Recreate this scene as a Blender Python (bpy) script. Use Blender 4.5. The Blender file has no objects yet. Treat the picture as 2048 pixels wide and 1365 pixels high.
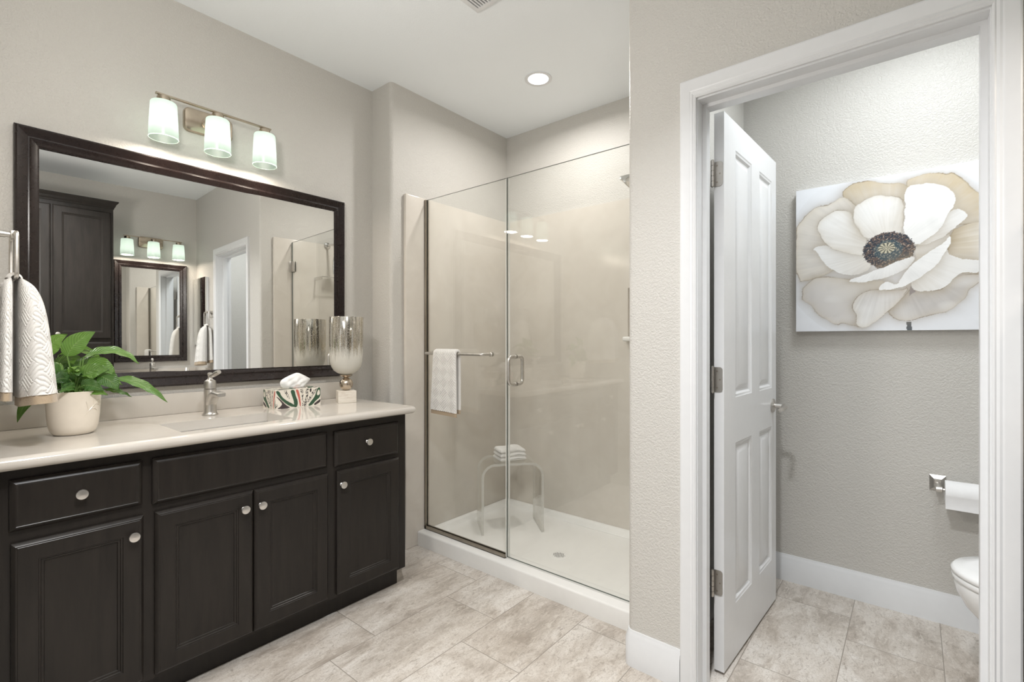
import bpy, bmesh, math, random
import numpy as np
from mathutils import Vector, Matrix
S = bpy.context.scene
C = S.collection
PI = math.pi
random.seed(7)

# ------------------------------------------------------------------ camera
TH = math.radians(39.5)
cam = bpy.data.cameras.new('camera')
cam.sensor_width = 36.0
cam.lens = 975.0 / 2048.0 * 36.0
cam.clip_start = 0.02
camo = bpy.data.objects.new('camera', cam)
C.objects.link(camo)
camo.location = (0, 0, 1.21)
camo.rotation_euler = (PI / 2, 0, TH)
S.camera = camo

# ------------------------------------------------------------------ world, lights, exposure
S.view_settings.view_transform = 'Standard'
S.view_settings.look = 'None'
S.view_settings.gamma = 1.0
S.view_settings.use_curve_mapping = False
S.view_settings.exposure = 0.1
S.cycles.max_bounces = 14
S.cycles.transparent_max_bounces = 24
S.cycles.glossy_bounces = 8
S.cycles.sample_clamp_indirect = 6.0
S.cycles.use_denoising = True
w = bpy.data.worlds.new('world')
S.world = w
w.use_nodes = True
w.node_tree.nodes['Background'].inputs[0].default_value = (0.8, 0.88, 1.0, 1)
w.node_tree.nodes['Background'].inputs[1].default_value = 0.3


def light(name, kind, loc, power, color=(1, 1, 1), size=0.1, size_y=None, rot=(0, 0, 0), shape='DISK', parent=None, spread=None):
    l = bpy.data.lights.new(name, kind)
    l.energy = power
    l.color = color
    if kind == 'AREA':
        l.shape = shape
        l.size = size
        if size_y:
            l.size_y = size_y
        if spread:
            l.spread = spread
    else:
        l.shadow_soft_size = size
    o = bpy.data.objects.new(name, l)
    C.objects.link(o)
    o.location = loc
    o.rotation_euler = rot
    if parent:
        o.parent = parent
    return o


WARM = (1.0, 0.88, 0.75)
NEUT = (1.0, 0.98, 0.95)
DAY = (0.86, 0.93, 1.0)
ZC = 2.688
light('bathroom_daylight', 'AREA', (-1.27, -2.12, 1.55), 5, DAY, 0.74, 1.38, (PI / 2, 0, 0), 'RECTANGLE')
light('bathroom_downlight', 'AREA', (-0.55, -1.0, ZC - 0.012), 8, NEUT, 0.14)
light('bathroom_fill_light', 'POINT', (-1.15, 0.24, 1.92), 26, (1.0, 0.95, 0.90), 0.10)  # added fill light with no fixture, unseen, lifts walls and ceiling
light('bathroom_downlight', 'AREA', (-0.28, 0.45, ZC - 0.012), 28, (0.96, 0.975, 1.0), 0.14, spread=math.radians(125))
light('toilet_room_light', 'AREA', (0.04, 2.15, ZC - 0.04), 12, (0.92, 0.965, 1.0), 0.42, spread=math.radians(168))

# ------------------------------------------------------------------ helpers: meshes


class MB:
    def __init__(s):
        s.v = []
        s.f = []
        s.m = []
        s.mi = 0

    def add(s, vs, fs):
        o = len(s.v)
        s.v += [tuple(p) for p in vs]
        for f in fs:
            s.f.append(tuple(i + o for i in f))
            s.m.append(s.mi)

    def quad(s, a, b, c, d):
        s.add([a, b, c, d], [(0, 1, 2, 3)])

    def box(s, x0, x1, y0, y1, z0, z1, bev=0.0, seg=2):
        if bev <= 0:
            v = [(x, y, z) for x in (x0, x1) for y in (y0, y1) for z in (z0, z1)]
            s.add(v, [(0, 1, 3, 2), (4, 6, 7, 5), (0, 4, 5, 1), (2, 3, 7, 6), (0, 2, 6, 4), (1, 5, 7, 3)])
            return
        bm = bmesh.new()
        bmesh.ops.create_cube(bm, size=1.0)
        for v in bm.verts:
            v.co = ((x0 + x1) / 2 + v.co.x * (x1 - x0), (y0 + y1) / 2 + v.co.y * (y1 - y0), (z0 + z1) / 2 + v.co.z * (z1 - z0))
        bmesh.ops.bevel(bm, geom=bm.edges[:], offset=bev, segments=seg, profile=0.5, affect='EDGES')
        s.add([v.co for v in bm.verts], [[v.index for v in f.verts] for f in bm.faces])
        bm.free()

    def prism(s, pts, z0, z1, axis='z'):
        n = len(pts)

        def P(p, h):
            if axis == 'z':
                return (p[0], p[1], h)
            if axis == 'x':
                return (h, p[0], p[1])
            return (p[0], h, p[1])
        v = [P(p, z0) for p in pts] + [P(p, z1) for p in pts]
        f = [tuple(range(n))[::-1], tuple(range(n, 2 * n))]
        f += [(i, (i + 1) % n, n + (i + 1) % n, n + i) for i in range(n)]
        s.add(v, f)

    def lathe(s, prof, c=(0, 0, 0), n=32, axis='z', cap0=False, cap1=False, sx=1.0, sy=1.0):
        vs = []
        for r, h in prof:
            for k in range(n):
                a = 2 * PI * k / n
                p = (r * math.cos(a) * sx, r * math.sin(a) * sy, h)
                if axis == 'x':
                    p = (p[2], p[0], p[1])
                elif axis == 'y':
                    p = (p[0], p[2], p[1])
                vs.append((p[0] + c[0], p[1] + c[1], p[2] + c[2]))
        fs = []
        for i in range(len(prof) - 1):
            for k in range(n):
                fs.append((i * n + k, i * n + (k + 1) % n, (i + 1) * n + (k + 1) % n, (i + 1) * n + k))
        if cap0:
            fs.append(tuple(range(n))[::-1])
        if cap1:
            b = (len(prof) - 1) * n
            fs.append(tuple(range(b, b + n)))
        s.add(vs, fs)

    def tube(s, pts, r, n=12, cap=True):
        P = [Vector(p) for p in pts]
        m = len(P)
        R = r if isinstance(r, (list, tuple)) else [r] * m
        t0 = (P[1] - P[0]).normalized()
        up = Vector((0, 0, 1)) if abs(t0.z) < 0.9 else Vector((1, 0, 0))
        nrm = t0.cross(up).normalized()
        vs = []
        for i in range(m):
            if i == 0:
                t = P[1] - P[0]
            elif i == m - 1:
                t = P[-1] - P[-2]
            else:
                t = (P[i + 1] - P[i]).normalized() + (P[i] - P[i - 1]).normalized()
            t.normalize()
            nrm = (nrm - t * nrm.dot(t)).normalized()
            b = t.cross(nrm)
            for k in range(n):
                a = 2 * PI * k / n
                vs.append(P[i] + (nrm * math.cos(a) + b * math.sin(a)) * R[i])
        fs = []
        for i in range(m - 1):
            for k in range(n):
                fs.append((i * n + k, i * n + (k + 1) % n, (i + 1) * n + (k + 1) % n, (i + 1) * n + k))
        if cap:
            fs.append(tuple(range(n))[::-1])
            fs.append(tuple(range((m - 1) * n, m * n)))
        s.add(vs, fs)

    def sphere(s, c, r, nu=24, nv=14, sz=1.0):
        prof = []
        for i in range(nv + 1):
            a = -PI / 2 + PI * i / nv
            prof.append((max(r * math.cos(a), 1e-5), r * math.sin(a) * sz))
        s.lathe(prof, c, nu)

    def grid(s, nu, nv, fn, closed_u=False):
        vs = [fn(i, j) for i in range(nu) for j in range(nv)]
        fs = []
        for i in range(nu if closed_u else nu - 1):
            i2 = (i + 1) % nu
            for j in range(nv - 1):
                fs.append((i * nv + j, i2 * nv + j, i2 * nv + j + 1, i * nv + j + 1))
        s.add(vs, fs)

    def rings(s, rect, prof, fn, cap=True, u_only=False):
        """nested rectangles: prof = [(inset, depth), ...]"""
        u0, u1, v0, v1 = rect
        vs = []
        for a, dd in prof:
            vs += [fn(u0 + a, v0 + a, dd), fn(u1 - a, v0 + a, dd), fn(u1 - a, v1 - a, dd), fn(u0 + a, v1 - a, dd)]
        fs = []
        for i in range(len(prof) - 1):
            for k in range(4):
                k2 = (k + 1) % 4
                fs.append((i * 4 + k, i * 4 + k2, i * 4 + 4 + k2, i * 4 + 4 + k))
        if cap:
            b = (len(prof) - 1) * 4
            fs.append((b, b + 1, b + 2, b + 3))
        s.add(vs, fs)

    def cells(s, U, V, holes, fn):
        for i in range(len(U) - 1):
            for j in range(len(V) - 1):
                if (i, j) in holes:
                    continue
                s.quad(fn(U[i], V[j], 0), fn(U[i + 1], V[j], 0), fn(U[i + 1], V[j + 1], 0), fn(U[i], V[j + 1], 0))

    def sweep(s, path, prof, closed=False):
        """horizontal path of (x, y); prof = [(outward, z)], outward is to the right of travel"""
        n = len(path)
        P = [Vector((p[0], p[1])) for p in path]
        vs = []
        for i in range(n):
            ds = []
            if i > 0 or closed:
                ds.append((P[i] - P[i - 1]).normalized())
            if i < n - 1 or closed:
                ds.append((P[(i + 1) % n] - P[i]).normalized())
            ns = [Vector((d.y, -d.x)) for d in ds]
            m = ns[0] if len(ns) == 1 else (ns[0] + ns[1]).normalized()
            k = 1.0 / max(0.25, m.dot(ns[0]))
            for o, z in prof:
                q = P[i] + m * (o * k)
                vs.append((q.x, q.y, z))
        q = len(prof)
        fs = []
        for i in range(n if closed else n - 1):
            i2 = (i + 1) % n
            for k in range(q - 1):
                fs.append((i * q + k, i2 * q + k, i2 * q + k + 1, i * q + k + 1))
        if not closed:
            fs.append(tuple(range(q)))
            fs.append(tuple(range((n - 1) * q, n * q))[::-1])
        s.add(vs, fs)

    def build(s, name, mats, parent=None, angle=35, origin=None, fix=True):
        me = bpy.data.meshes.new(name)
        off = Vector((0, 0, 0))
        if parent is not None:
            off = Vector(parent['_w'])
        elif origin is not None:
            off = Vector(origin)
        me.from_pydata([(p[0] - off.x, p[1] - off.y, p[2] - off.z) for p in s.v], [], s.f)
        if not isinstance(mats, (list, tuple)):
            mats = [mats]
        for m in mats:
            me.materials.append(m)
        if any(s.m):
            me.polygons.foreach_set('material_index', s.m)
        if fix:
            bm = bmesh.new()
            bm.from_mesh(me)
            bmesh.ops.remove_doubles(bm, verts=bm.verts, dist=1e-6)
            bmesh.ops.recalc_face_normals(bm, faces=bm.faces)
            bm.to_mesh(me)
            bm.free()
        me.shade_smooth()
        me.set_sharp_from_angle(angle=math.radians(angle))
        o = bpy.data.objects.new(name, me)
        C.objects.link(o)
        o['_w'] = tuple(off)
        if parent is not None:
            o.parent = parent
            o['_w'] = tuple(off)
        elif origin is not None:
            o.location = origin
        return o


def tag(o, label, cat, group=None):
    o['label'] = label
    o['category'] = cat
    if group:
        o['group'] = group
    return o


def thing(name, label, cat, loc, group=None):
    o = bpy.data.objects.new(name, None)
    o.empty_display_size = 0.05
    C.objects.link(o)
    o.location = loc
    o['_w'] = tuple(loc)
    return tag(o, label, cat, group)


def struct(name, mb, mats, angle=35):
    o = mb.build(name, mats, None, angle)
    o['kind'] = 'structure'
    return o


def dup(root, loc, rz, label):
    r = root.copy()
    C.objects.link(r)
    r.location = loc
    r.rotation_euler = (0, 0, rz)
    r['label'] = label

    def rec(a, b):
        for ch in list(a.children):
            c = ch.copy()
            C.objects.link(c)
            c.parent = b
            rec(ch, c)
    rec(root, r)
    return r


def arc(cx, cy, r, a0, a1, n=6):
    return [(cx + r * math.cos(math.radians(a0 + (a1 - a0) * i / n)), cy + r * math.sin(math.radians(a0 + (a1 - a0) * i / n))) for i in range(n + 1)]


def fillet(pts, r, n=6):
    """round the inner corners of a 3D polyline"""
    P = [Vector(p) for p in pts]
    out = [P[0]]
    for i in range(1, len(P) - 1):
        a = (P[i - 1] - P[i]).normalized()
        b = (P[i + 1] - P[i]).normalized()
        p0, p2 = P[i] + a * r, P[i] + b * r
        for k in range(n + 1):
            t = k / n
            out.append(p0 * (1 - t) ** 2 + P[i] * 2 * t * (1 - t) + p2 * t ** 2)
    out.append(P[-1])
    return out

# ------------------------------------------------------------------ helpers: materials


class NT:
    def __init__(s, name):
        s.mat = bpy.data.materials.new(name)
        s.mat.use_nodes = True
        s.t = s.mat.node_tree
        s.t.nodes.clear()
        s.out = s.t.nodes.new('ShaderNodeOutputMaterial')

    def n(s, typ, ins=None, **kw):
        nd = s.t.nodes.new('ShaderNode' + typ)
        for k, v in kw.items():
            setattr(nd, k, v)
        for k, v in (ins or {}).items():
            s.set(nd.inputs[k], v)
        return nd

    def set(s, sock, v):
        if isinstance(v, bpy.types.NodeSocket):
            s.t.links.new(v, sock)
        elif isinstance(v, bpy.types.Node):
            s.t.links.new(v.outputs[0], sock)
        else:
            if hasattr(sock, 'default_value') and sock.type == 'RGBA' and len(v) == 3:
                v = (*v, 1)
            sock.default_value = v

    def m(s, op, a, b=0.0, c=0.0, clamp=False):
        nd = s.t.nodes.new('ShaderNodeMath')
        nd.operation = op
        nd.use_clamp = clamp
        s.set(nd.inputs[0], a)
        s.set(nd.inputs[1], b)
        s.set(nd.inputs[2], c)
        return nd.outputs[0]

    def mix(s, fac, a, b, mode='MIX'):
        nd = s.t.nodes.new('ShaderNodeMix')
        nd.data_type = 'RGBA'
        nd.blend_type = mode
        s.set(nd.inputs[0], fac)
        s.set(nd.inputs[6], a)
        s.set(nd.inputs[7], b)
        return nd.outputs[2]

    def ramp(s, fac, stops):
        nd = s.t.nodes.new('ShaderNodeValToRGB')
        el = nd.color_ramp.elements
        while len(el) < len(stops):
            el.new(0.5)
        for e, (p, c) in zip(el, stops):
            e.position = p
            e.color = (*c, 1) if len(c) == 3 else c
        s.set(nd.inputs[0], fac)
        return nd.outputs[0]

    def noise(s, vec, scale, detail=3, rough=0.5, dist=0.0):
        nd = s.n('TexNoise', {'Scale': scale, 'Detail': detail, 'Roughness': rough, 'Distortion': dist})
        s.set(nd.inputs['Vector'], vec)
        return nd.outputs[0]

    def pos(s):
        return s.n('NewGeometry').outputs['Position']

    def obj(s):
        return s.n('TexCoord').outputs['Object']

    def scale(s, vec, sc, loc=(0, 0, 0), rot=(0, 0, 0)):
        nd = s.n('Mapping', {'Scale': sc, 'Location': loc, 'Rotation': rot})
        s.set(nd.inputs['Vector'], vec)
        return nd.outputs[0]

    def bump(s, h, strength=0.3, dist=0.002):
        nd = s.n('Bump', {'Strength': strength, 'Distance': dist})
        s.set(nd.inputs['Height'], h)
        return nd.outputs[0]

    def princ(s, color, rough=0.5, metal=0.0, normal=None, **kw):
        nd = s.t.nodes.new('ShaderNodeBsdfPrincipled')
        s.set(nd.inputs['Base Color'], color)
        s.set(nd.inputs['Roughness'], rough)
        s.set(nd.inputs['Metallic'], metal)
        if normal is not None:
            s.set(nd.inputs['Normal'], normal)
        for k, v in kw.items():
            s.set(nd.inputs[k.replace('_', ' ')], v)
        return nd.outputs[0]

    def done(s, sh):
        s.t.links.new(sh, s.out.inputs['Surface'])
        return s.mat


def lin(r, g, b):
    f = lambda c: (c / 255.0 / 12.92) if c <= 10 else ((c / 255.0 + 0.055) / 1.055) ** 2.4
    return (f(r), f(g), f(b))


def plain(name, col, rough=0.5, metal=0.0, var=0.06, nscale=30.0, bump=0.0, bscale=200.0, **kw):
    t = NT(name)
    p = t.pos()
    nz = t.noise(p, nscale, 3)
    c2 = tuple(max(0, x * (1 - var)) for x in col)
    c3 = tuple(min(1, x * (1 + var)) for x in col)
    c = t.ramp(nz, [(0.3, c2), (0.7, c3)])
    nrm = t.bump(t.noise(p, bscale, 2), bump, 0.001) if bump else None
    return t.done(t.princ(c, rough, metal, nrm, **kw))


def wall_paint(name, col, rough=0.42, strength=0.46):
    t = NT(name)
    p = t.pos()
    h1 = t.noise(p, 135, 2, 0.5, 0.6)
    h2 = t.noise(p, 330, 2, 0.6)
    h1 = t.ramp(h1, [(0.36, (0, 0, 0)), (0.64, (1, 1, 1))])
    h = t.m('ADD', h1, t.m('MULTIPLY', h2, 0.5))
    nrm = t.bump(h, strength, 0.0022)
    big = t.noise(p, 1.3, 2)
    c = t.ramp(big, [(0.3, tuple(x * 0.985 for x in col)), (0.7, tuple(min(1, x * 1.015) for x in col))])
    return t.done(t.princ(c, rough, 0, nrm))


def thin_glass(name, tint, f0=0.05, rough=0.0, haze=0.0):
    t = NT(name)
    lw = t.n('LayerWeight', {'Blend': 0.5})
    f5 = t.m('POWER', lw.outputs['Facing'], 5.0)
    fr = t.m('ADD', t.m('MULTIPLY', f5, 1.0 - f0), f0)
    tr = t.n('BsdfTransparent', {'Color': tint})
    gl = t.n('BsdfGlossy', {'Color': (1, 1, 1), 'Roughness': rough})
    base = tr.outputs[0]
    if haze:
        df = t.n('BsdfDiffuse', {'Color': (0.9, 0.9, 0.88)})
        p = t.pos()
        nz = t.ramp(t.noise(p, 9, 5, 0.7), [(0.45, (0, 0, 0)), (0.75, (1, 1, 1))])
        mh = t.n('MixShader')
        t.set(mh.inputs[0], t.m('MULTIPLY', nz, haze))
        t.set(mh.inputs[1], base)
        t.set(mh.inputs[2], df.outputs[0])
        base = mh.outputs[0]
    mx = t.n('MixShader')
    t.set(mx.inputs[0], fr)
    t.set(mx.inputs[1], base)
    t.set(mx.inputs[2], gl.outputs[0])
    return t.done(mx.outputs[0])


M = {}
M['wall'] = wall_paint('beige_wall_paint', (0.605, 0.587, 0.55))
M['ceiling'] = wall_paint('white_ceiling_paint', (0.915, 0.955, 0.98), 0.6, 0.12)
M['trim'] = plain('white_trim_paint', (0.765, 0.775, 0.785), 0.3, var=0.01)
M['door'] = plain('white_door_paint', (0.81, 0.815, 0.82), 0.28, var=0.01)
M['cab'] = None
M['metal'] = plain('brushed_nickel', (0.62, 0.60, 0.57), 0.36, 1.0, var=0.08, nscale=60)
M['knobmetal'] = plain('satin_nickel', (0.74, 0.72, 0.69), 0.33, 1.0, var=0.05)
M['hinge'] = plain('satin_nickel_hinge', (0.50, 0.475, 0.44), 0.42, 1.0, var=0.05)
M['bronze'] = plain('antique_brushed_nickel', (0.50, 0.43, 0.34), 0.27, 1.0, var=0.08)
M['chrome'] = plain('polished_chrome', (0.75, 0.74, 0.72), 0.1, 1.0, var=0.02)
M['channel'] = plain('brushed_bronze_nickel_channel', (0.36, 0.32, 0.27), 0.3, 1.0, var=0.05)
M['porcelain'] = plain('white_porcelain', (0.86, 0.86, 0.85), 0.08, var=0.01)
M['basin'] = plain('white_vitreous_basin', (0.74, 0.74, 0.735), 0.1, var=0.01)
M['acrylic_white'] = plain('white_shower_acrylic', (0.83, 0.82, 0.79), 0.25, var=0.01)
M['drain_hole'] = plain('dark_slot', (0.02, 0.02, 0.02), 0.7)
M['dark'] = plain('dark_gap', (0.03, 0.028, 0.026), 0.8)
M['white_cloth'] = None
M['mirror'] = NT('silvered_mirror')
M['mirror'] = M['mirror'].done(M['mirror'].n('BsdfGlossy', {'Color': (0.9, 0.905, 0.89), 'Roughness': 0.0}).outputs[0])
M['glass'] = thin_glass('clear_shower_glass', (0.985, 0.99, 0.985), 0.045, 0.0, 0.012)
M['glassedge'] = plain('polished_glass_edge', (0.10, 0.12, 0.11), 0.1, var=0.02)
M['seal'] = plain('clear_vinyl_seal', (0.75, 0.74, 0.70), 0.3, var=0.02)
M['acrylic'] = thin_glass('clear_acrylic', (0.955, 0.955, 0.945), 0.05, 0.0)
M['acrylicedge'] = None


def m_acr_edge():
    t = NT('acrylic_cut_edge')
    tr = t.n('BsdfTransparent', {'Color': (0.9, 0.9, 0.88)})
    df = t.princ((0.85, 0.84, 0.80), 0.2)
    mx = t.n('MixShader')
    mx.inputs[0].default_value = 0.45
    t.t.links.new(tr.outputs[0], mx.inputs[1])
    t.t.links.new(df, mx.inputs[2])
    return t.done(mx.outputs[0])


M['acrylicedge'] = m_acr_edge()


def m_cabinet(name, a, b, rough):
    t = NT(name)
    p = t.pos()
    g = t.noise(t.scale(p, (14, 14, 1.6)), 3.0, 6, 0.65, 0.4)
    c = t.ramp(g, [(0.3, a), (0.7, b)])
    s2 = t.noise(t.scale(p, (60, 60, 4)), 3.0, 3, 0.6)
    nrm = t.bump(s2, 0.05, 0.001)
    return t.done(t.princ(c, rough, 0, nrm, Specular_IOR_Level=0.32))


M['cab'] = m_cabinet('espresso_stained_wood', (0.0135, 0.0113, 0.0097), (0.0235, 0.0193, 0.0162), 0.34)
M['frame'] = None


def m_frame():
    t = NT('dark_leathered_frame')
    p = t.pos()
    g = t.noise(p, 28, 6, 0.7, 0.5)
    c = t.ramp(g, [(0.3, (0.011, 0.0065, 0.006)), (0.62, (0.015, 0.0085, 0.0075)), (0.8, (0.021, 0.011, 0.0095))])
    r = t.ramp(t.noise(p, 40, 4, 0.7), [(0.3, (0.26, 0.26, 0.26)), (0.7, (0.30, 0.30, 0.30))])
    nrm = t.bump(t.noise(p, 60, 2, 0.5), 0.03, 0.002)
    return t.done(t.princ(c, r, 0, nrm))


M['frame'] = m_frame()


def m_marble(name, base, dark, light_, rough, flecks=0.5):
    t = NT(name)
    p = t.pos()
    g = t.noise(p, 5.0, 4, 0.6, 1.2)
    c = t.ramp(g, [(0.25, dark), (0.5, base), (0.8, light_)])
    v = t.n('TexVoronoi', {'Scale': 16.0})
    v.feature = 'DISTANCE_TO_EDGE'
    wv = t.noise(p, 7, 3)
    add = t.n('VectorMath', operation='ADD')
    t.set(add.inputs[0], p)
    t.set(add.inputs[1], t.n('TexNoise', {'Scale': 9.0, 'Detail': 3.0}).outputs[1])
    t.set(v.inputs['Vector'], add.outputs[0])
    ln = t.ramp(v.outputs['Distance'], [(0.0, (1, 1, 1)), (0.015, (0, 0, 0))])
    mask = t.ramp(t.noise(p, 14, 2), [(0.62, (0, 0, 0)), (0.7, (1, 1, 1))])
    k = t.m('MULTIPLY', t.m('MULTIPLY', ln, mask), flecks)
    c = t.mix(k, c, (0.88, 0.85, 0.80))
    return t.done(t.princ(c, rough))


M['surround'] = m_marble('beige_cultured_marble', (0.675, 0.632, 0.57), (0.645, 0.60, 0.535), (0.71, 0.67, 0.605), 0.13, 0.5)
M['counter'] = m_marble('cream_cultured_marble', (0.575, 0.54, 0.49), (0.555, 0.515, 0.465), (0.605, 0.575, 0.53), 0.1, 0.25)


def m_floor():
    t = NT('stone_look_floor_tile')
    p = t.pos()
    sx = t.n('SeparateXYZ')
    t.set(sx.inputs[0], p)
    x, y = sx.outputs[0], sx.outputs[1]
    W, L = 0.2985, 0.6
    kx = t.m('DIVIDE', t.m('SUBTRACT', x, -1.705), W)
    row = t.m('FLOOR', kx)
    fx = t.m('SUBTRACT', kx, row)
    # third-bond rows
    oy = t.m('SUBTRACT', 0.385, t.m('MULTIPLY', row, 0.2))
    ky = t.m('DIVIDE', t.m('SUBTRACT', y, oy), L)
    col = t.m('FLOOR', ky)
    fy = t.m('SUBTRACT', ky, col)
    ex = t.m('MULTIPLY', t.m('MINIMUM', fx, t.m('SUBTRACT', 1.0, fx)), W)
    ey = t.m('MULTIPLY', t.m('MINIMUM', fy, t.m('SUBTRACT', 1.0, fy)), L)
    e = t.m('MINIMUM', ex, ey)
    grout = t.ramp(t.m('MULTIPLY', e, 100.0), [(0.10, (1, 1, 1)), (0.22, (0, 0, 0))])
    wn = t.n('TexWhiteNoise', noise_dimensions='2D')
    cv = t.n('CombineXYZ')
    t.set(cv.inputs[0], row)
    t.set(cv.inputs[1], col)
    t.set(wn.inputs[0], cv.outputs[0])
    off = t.n('VectorMath', operation='MULTIPLY_ADD')
    t.set(off.inputs[0], wn.outputs[1])
    off.inputs[1].default_value = (7, 7, 7)
    t.set(off.inputs[2], p)
    v = off.outputs[0]
    st = t.noise(t.scale(v, (5.0, 2.1, 1), rot=(0, 0, math.radians(20))), 1.7, 10, 0.72, 0.45)
    c = t.ramp(st, [(0.35, (0.36, 0.315, 0.27)), (0.45, (0.53, 0.48, 0.425)), (0.53, (0.64, 0.595, 0.54)), (0.64, (0.74, 0.705, 0.66))])
    cl = t.noise(v, 2.6, 5, 0.6, 0.4)
    c = t.mix(t.ramp(cl, [(0.35, (0.30, 0.30, 0.30)), (0.6, (0, 0, 0))]), c, (0.45, 0.38, 0.31))
    fine = t.noise(t.scale(v, (30, 12, 1), rot=(0, 0, math.radians(24))), 2.2, 9, 0.78, 0.9)
    vein = t.ramp(fine, [(0.36, (0.8, 0.8, 0.8)), (0.47, (0, 0, 0))])
    c = t.mix(vein, c, (0.30, 0.255, 0.215))
    pale = t.ramp(t.noise(t.scale(v, (20, 7, 1), loc=(3, 1, 0), rot=(0, 0, math.radians(30))), 2.0, 5, 0.7, 1.6), [(0.55, (0, 0, 0)), (0.66, (0.65, 0.65, 0.65))])
    c = t.mix(pale, c, (0.70, 0.655, 0.59))
    spk = t.ramp(t.noise(v, 160, 3, 0.7), [(0.36, (0.5, 0.5, 0.5)), (0.48, (0, 0, 0))])
    c = t.mix(spk, c, (0.36, 0.305, 0.255))
    c = t.mix(grout, c, (0.31, 0.275, 0.235))
    hgt = t.m('SUBTRACT', t.m('MULTIPLY', fine, 0.4), grout)
    nrm = t.bump(hgt, 0.35, 0.0015)
    return t.done(t.princ(c, t.ramp(fine, [(0.3, (0.5, 0.5, 0.5)), (0.7, (0.36, 0.36, 0.36))]), 0, nrm))


M['floor'] = m_floor()


def m_cloth(name, col):
    t = NT(name)
    p = t.pos()
    nz = t.noise(p, 420, 2)
    nrm = t.bump(nz, 0.6, 0.0015)
    return t.done(t.princ(col, 0.9, 0, nrm, Sheen_Weight=0.25))


M['towel'] = m_cloth('white_terry_cloth', (0.76, 0.745, 0.715))
M['hem'] = m_cloth('tan_woven_hem', (0.43, 0.335, 0.23))


def m_vcol(name, rough=0.5, bump=0.0):
    t = NT(name)
    a = t.n('VertexColor', layer_name='paint')
    p = t.pos()
    nrm = t.bump(t.noise(p, 260, 3), bump, 0.001) if bump else None
    return t.done(t.princ(a.outputs[0], rough, 0, nrm))


M['painting'] = m_vcol('painted_canvas', 0.55, 0.15)
M['print'] = m_vcol('printed_card', 0.4)


def m_shade():
    t = NT('frosted_lamp_glass')
    tl = t.n('BsdfTranslucent', {'Color': (0.78, 0.935, 0.87)})
    df = t.n('BsdfDiffuse', {'Color': (0.38, 0.47, 0.43)})
    gl = t.n('BsdfGlossy', {'Color': (1, 1, 1), 'Roughness': 0.25})
    m1 = t.n('MixShader')
    m1.inputs[0].default_value = 0.3
    t.t.links.new(tl.outputs[0], m1.inputs[1])
    t.t.links.new(df.outputs[0], m1.inputs[2])
    m2 = t.n('MixShader')
    m2.inputs[0].default_value = 0.05
    t.t.links.new(m1.outputs[0], m2.inputs[1])
    t.t.links.new(gl.outputs[0], m2.inputs[2])
    return t.done(m2.outputs[0])


M['shade'] = m_shade()


def m_emit(name, col, s):
    t = NT(name)
    return t.done(t.n('Emission', {'Color': col, 'Strength': s}).outputs[0])


M['lens'] = m_emit('lit_downlight_lens', (1.0, 0.99, 0.96), 9.0)
M['bulb'] = m_emit('lit_bulb', (1.0, 0.95, 0.88), 5.4)


def m_leaf():
    t = NT('glossy_leaf')
    u = t.n('UVMap').outputs[0]
    sx = t.n('SeparateXYZ')
    t.set(sx.inputs[0], u)
    a = t.m('ABSOLUTE', t.m('SUBTRACT', sx.outputs[0], 0.5))
    q = t.m('ADD', t.m('MULTIPLY', sx.outputs[1], 11.0), t.m('MULTIPLY', a, -7.0))
    wv = t.m('SINE', t.m('MULTIPLY', q, 6.283))
    rib = t.m('MULTIPLY_ADD', wv, 0.5, 0.5)
    mid = t.ramp(a, [(0.0, (1, 1, 1)), (0.05, (0, 0, 0))])
    oi = t.n('NewGeometry').outputs['Random Per Island']
    base = t.ramp(oi, [(0.0, (0.035, 0.09, 0.024)), (0.6, (0.085, 0.20, 0.045)), (1.0, (0.26, 0.46, 0.09))])
    c = t.mix(t.m('MULTIPLY', rib, 0.35), base, (0.02, 0.055, 0.014))
    c = t.mix(t.m('MULTIPLY', mid, 0.5), c, (0.25, 0.38, 0.12))
    nrm = t.bump(rib, 0.5, 0.004)
    pr = t.princ(c, 0.24, 0, nrm, Specular_IOR_Level=0.75)
    tl = t.n('BsdfTranslucent', {'Color': (0.22, 0.45, 0.05)})
    mx = t.n('MixShader')
    mx.inputs[0].default_value = 0.22
    t.t.links.new(pr, mx.inputs[1])
    t.t.links.new(tl.outputs[0], mx.inputs[2])
    return t.done(mx.outputs[0])


M['leaf'] = m_leaf()
M['stem'] = plain('green_stem', (0.16, 0.28, 0.07), 0.4)
M['soil'] = plain('potting_soil', (0.03, 0.022, 0.015), 0.9, var=0.4, nscale=120, bump=0.8, bscale=150)
M['pot'] = plain('cream_glazed_ceramic', (0.80, 0.73, 0.63), 0.16, var=0.02)
M['tissue'] = plain('white_tissue_paper', (0.86, 0.86, 0.85), 0.9, var=0.01)
M['paper'] = plain('white_toilet_paper', (0.86, 0.86, 0.86), 0.9, var=0.02, bump=0.2, bscale=500)
M['whitewood'] = None


def m_whitewood():
    t = NT('whitewashed_wood')
    p = t.obj()
    g = t.noise(t.scale(p, (6, 6, 60)), 3.0, 5, 0.7, 0.5)
    c = t.ramp(g, [(0.35, (0.62, 0.55, 0.46)), (0.5, (0.76, 0.71, 0.63)), (0.75, (0.82, 0.78, 0.71))])
    return t.done(t.princ(c, 0.6))


M['whitewood'] = m_whitewood()
M['goldball'] = plain('champagne_metal', (0.58, 0.50, 0.41), 0.25, 1.0, var=0.06)


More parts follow.
